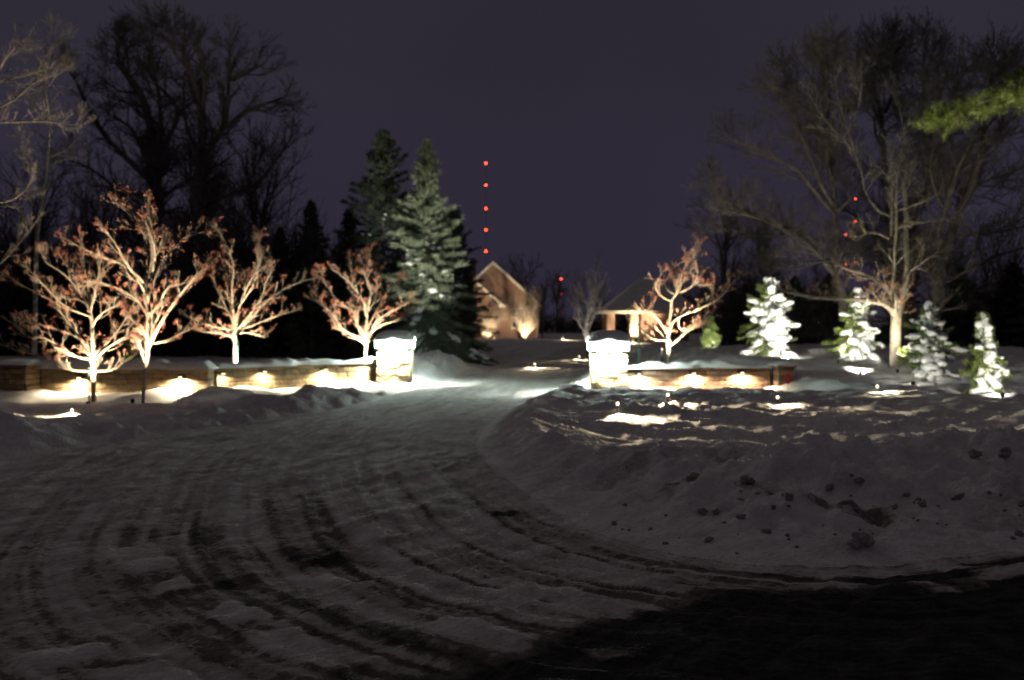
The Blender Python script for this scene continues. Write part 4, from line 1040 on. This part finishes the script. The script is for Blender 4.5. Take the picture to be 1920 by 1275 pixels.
m = MB(); m.box(xr2+x2-.3, xr2+x2+.42, -2.49, -1.9, ze2-.28, ze2-.12); m.build('eave_return', M['white'], rh)
def window(root, x0, x1, z0, z1, y, rows=3, cols=2):
    g = MB(); g.box(x0, x1, y-.02, y-.004, z0, z1); w = g.build('window', M['glass'], root)
    f = MB(); t = .07
    f.box(x0-t, x0, y-.07, y-.003, z0-t, z1+t); f.box(x1, x1+t, y-.07, y-.003, z0-t, z1+t); f.box(x0, x1, y-.068, y-.003, z1, z1+t); f.box(x0, x1, y-.068, y-.003, z0-t, z0)
    for i in range(1, cols): xx = x0+(x1-x0)*i/cols; f.box(xx-.02, xx+.02, y-.04, y-.021, z0, z1)
    for i in range(1, rows): zz_ = z0+(z1-z0)*i/rows; f.box(x0, x1, y-.043, y-.022, zz_-.02, zz_+.02)
    f.build('frame', M['white'], w)
    s = MB(); s.box(x0-.12, x1+.12, y-.14, y-.003, z0-.16, z0-t-.002); s.build('sill', M['trim'], w)
window(rh, hx(961), hx(976), hz(613), hz(579), 0, 4, 2)
window(rh, hx(983), hx(998), hz(613), hz(579), 0, 4, 2)
m = MB(); m.box(-2.2, -1.5, 3.5, 4.2, za-2.0, za+.35); m.build('chimney', M['brick'], rh)
# porch building at right
YG = 66; kg = YG/F
def gx(px): return (px-1130)*kg
def gzz(py): return HC-(py-HY)*kg
rg = thing('brick_lodge', 'small brick building with deep hipped roof on pillars behind the right crabapple', 'house', ((1130-CX)*kg, YG, 0))
zE = gzz(583); W_ = gx(1312); apz = gzz(520); ra_, rb_ = gx(1208), gx(1250)
m = MB(); vs = [(0,-.2,zE),(W_,-.2,zE),(W_,5.6,zE),(0,5.6,zE),(ra_,2.7,apz),(rb_,2.7,apz),(0,-.2,zE-.12),(W_,-.2,zE-.12),(W_,5.6,zE-.12),(0,5.6,zE-.12)]
m.add(vs, [(0,1,5,4),(1,2,5),(2,3,4,5),(3,0,4),(9,8,7,6),(0,6,7,1),(1,7,8,2),(2,8,9,3),(3,9,6,0)]); rr_ = m.build('roof', M['roof2'], rg)
m = MB(); m.box(-.02, W_+.02, -.26, -.203, zE-.15, zE+.015); m.box(-.06, -.003, -.2, 5.6, zE-.15, zE+.015); m.build('fascia', M['trim'], rr_)
m = MB(); m.box(gx(1207), W_-.45, .9, 5.2, -.3, zE-.125); m.build('wall', M['brick'], rg)
for a, b in ((1139,1153),(1183,1197)):
    m = MB(); m.box(gx(a), gx(b), .15, .15+gx(b)-gx(a), -.3, zE-.122); m.build('pillar', M['brick'], rg)
m = MB(); m.box(gx(1139)+.04, gx(1139)+.34, 4.6, 4.9, -.3, zE-.122); m.build('pillar', M['brick'], rg)
m = MB(); m.box(gx(1262), gx(1285), .84, .897, .35, 1.75); w_ = m.build('window', M['glass'], rg)
m = MB(); m.box(gx(1262)-.08, gx(1285)+.08, .82, .838, .27, .35); m.box(gx(1262)-.08, gx(1285)+.08, .82, .838, 1.75, 1.83); m.build('frame', M['white'], w_)
def floodw(label, X, Y, tgt, e, col=WARM, ang=90): floodlight(label, (X, Y, Z(X, Y)-.02), tgt, e, col, ang)
gX = (1130-CX)*kg
floodw('floodlight at the foot of the nearer lodge pillar', gX+gx(1190), YG-.75, (gX+gx(1190), YG+.2, 1.6), 1300)
floodw('floodlight at the foot of the left lodge pillar', gX+gx(1146), YG-.9, (gX+gx(1146), YG+.2, 1.6), 160)

# ==================================================================== MASTS
def mast(label, px, ys, Y, m='beacon', r=.9, top=None):
    X = (px-CX)/F*Y; h = HC+(HY-(top or ys[0]))/F*Y
    t = thing('radio_mast', label, 'radio mast', (X, Y, 0), None); T = TB()
    for k in range(3):
        a = k*2.094; T.tube([Vector((math.cos(a)*.3, math.sin(a)*.3, z)) for z in (0, h*.5, h)], [.035]*3, 4)
    nn = int(h/1.6)
    for i in range(nn):
        for k in range(3):
            a, b = k*2.094, (k+1)*2.094; T.tube([Vector((math.cos(a)*.3, math.sin(a)*.3, h*i/nn)), Vector((math.cos(b)*.3, math.sin(b)*.3, h*(i+1)/nn))], [.015]*2, 3)
    T.build('lattice', M['mast'], t)
    for y in ys:
        z = HC+(HY-y)/F*Y; b = MB(); s = r
        b.lathe([(.15*s,-.5*s),(.42*s,-.42*s),(.5*s,0),(.42*s,.42*s),(.15*s,.5*s)], 12, 0, 0, z); b.build('beacon', M[m if (px != 1052 or y == ys[0]) else 'beacon2'], t, True)
mast('tallest radio mast with five red beacons against the sky', 911, (306,347,391,431,471), 620)
mast('short faint radio mast with three red beacons right of the house', 1052, (523,551,581), 620, 'beacon', .7)
mast('radio mast with three red beacons seen through the bare trees, right of the pair', 1604, (373,415,490), 620, 'beacon', .85)
mast('radio mast with two red beacons seen through the bare trees, left of the pair', 1585, (440,496), 620, 'beacon', .8)

# red disc marker by the pier
g = Vector(((1478-CX)/F*26.3, 26.3, 0)); g.z = Z(g.x, g.y)
t = thing('driveway_marker', 'small red round marker on a stake beside the end pier', 'marker', g)
m = MB(); m.lathe([(.008,-.2),(.008,.34)], 8); m.build('stake', M['metal'], t)
m = MB(); vs = [(.085*math.cos(a), y, .28+.11*math.sin(a)) for y in (-.02,-.012) for a in [2*math.pi*k/16 for k in range(16)]]
m.add(vs, [tuple(range(16)), tuple(range(31,15,-1))]+[(k,16+k,16+(k+1)%16,(k+1)%16) for k in range(16)]); m.build('disc', M['red'], t)

# ==================================================================== SNOW CHUNKS ON THE BANK
import bmesh
cm = []
for k in range(5):
    bm = bmesh.new(); bmesh.ops.create_icosphere(bm, subdivisions=3, radius=1)
    for v in bm.verts:
        c = v.co; d = 1+.75*float(fbm(c.x*1.5+k*9+c.z, c.y*1.5-c.z*1.3, 5, 200+k)); v.co = Vector((c.x*d, c.y*d, c.z*d*.8))
    me = bpy.data.meshes.new('chunk'); bm.to_mesh(me); bm.free(); me.materials.append(M['chunk']); me.polygons.foreach_set('use_smooth', np.ones(len(me.polygons), bool)); cm.append(me)
random.seed(88)
def chunk(px, py, size, label, group=None, k=None):
    g = ground_at(px, py); o = bpy.data.objects.new('snow_chunk', cm[random.randrange(5) if k is None else k]); C.objects.link(o)
    s = size/F*g.y*.5; o.location = (g.x, g.y, g.z+s*.05); o.scale = (s*random.uniform(.9, 1.3), s, s*random.uniform(.7, .95)); o.rotation_euler = (random.uniform(-.4,.4), random.uniform(-.4,.4), random.uniform(0, 6.28))
    tag(o, label, 'snow chunk', group)
chunk(1399, 905, 30, 'lone dark snow clod standing on the middle of the right bank')
chunk(1610, 1022, 44, 'largest dark clod at the foot of the right bank')
chunk(1828, 852, 24, 'dark clod on the crest of the right bank near the edge')
chunk(1882, 855, 26, 'rightmost dark clod on the crest of the right bank')
chunk(1478, 935, 20, 'dark clod on the bank face right of the lone clod')
for i in range(60):
    t = random.random(); px = 1150+770*t; py = random.uniform(900, 1000)+random.uniform(-20, 25)+25*(1-t)
    chunk(px, py, random.choice((5,5,6,7,9,12,18)), 'small dark clod scattered on the face of the right snow bank', 'small clods on the right bank')

# ==================================================================== SKY, SUN, CAMERA
w = bpy.data.worlds.new('World'); bpy.context.scene.world = w; w.use_nodes = True; N, L = w.node_tree.nodes, w.node_tree.links
bg = N['Background']; tc = N.new('ShaderNodeTexCoord'); sp = N.new('ShaderNodeSeparateXYZ'); L.new(tc.outputs['Generated'], sp.inputs[0])
r = N.new('ShaderNodeValToRGB'); L.new(sp.outputs['Z'], r.inputs['Fac']); e = r.color_ramp.elements
e[0].position = 0; e[0].color = (.029,.024,.042,1); e[1].position = 1; e[1].color = (.050,.042,.044,1)
k = e.new(.13); k.color = (.0285,.0240,.0405,1); k = e.new(.30); k.color = (.0255,.0228,.031,1); k = e.new(.5); k.color = (.040,.034,.037,1)
cn = N.new('ShaderNodeTexNoise'); cn.inputs['Scale'].default_value = 2.2; cn.inputs['Detail'].default_value = 5; L.new(tc.outputs['Generated'], cn.inputs['Vector'])
cr = N.new('ShaderNodeMapRange'); cr.inputs['From Min'].default_value = .3; cr.inputs['From Max'].default_value = .7; cr.inputs['To Min'].default_value = .88; cr.inputs['To Max'].default_value = 1.12; L.new(cn.outputs['Fac'], cr.inputs['Value'])
vm = N.new('ShaderNodeVectorMath'); vm.operation = 'SCALE'; L.new(r.outputs['Color'], vm.inputs[0]); L.new(cr.outputs['Result'], vm.inputs['Scale'])
L.new(vm.outputs['Vector'], bg.inputs['Color']); bg.inputs['Strength'].default_value = 1.0
sl_ = bpy.data.lights.new('fill_sun', 'SUN'); sl_.energy = .075; sl_.angle = math.radians(14); sl_.color = (1,.90,.82)  # added weak directional fill, brings out relief in the snow
so = bpy.data.objects.new('fill_sun', sl_); C.objects.link(so); so.rotation_euler = Vector((.55,-.75,-.42)).to_track_quat('-Z', 'Y').to_euler()
cam = bpy.data.cameras.new('camera'); co = bpy.data.objects.new('camera', cam); C.objects.link(co); bpy.context.scene.camera = co
co.location = (0,0,HC); co.rotation_euler = (math.pi/2,0,0); cam.sensor_width = 36; cam.lens = F/1920*36; cam.shift_y = -(637.5-HY)/1920
cam.clip_end = 6000; cam.clip_start = .1
cam.dof.use_dof = True; cam.dof.focus_distance = 6.8; cam.dof.aperture_fstop = 2.3
sc = bpy.context.scene; sc.view_settings.view_transform = 'Standard'; sc.view_settings.look = 'None'; sc.view_settings.exposure = 0; sc.view_settings.gamma = 1
sc.cycles.use_denoising = True; sc.cycles.max_bounces = 5; sc.cycles.diffuse_bounces = 3; sc.cycles.sample_clamp_indirect = 4; sc.cycles.use_light_tree = True
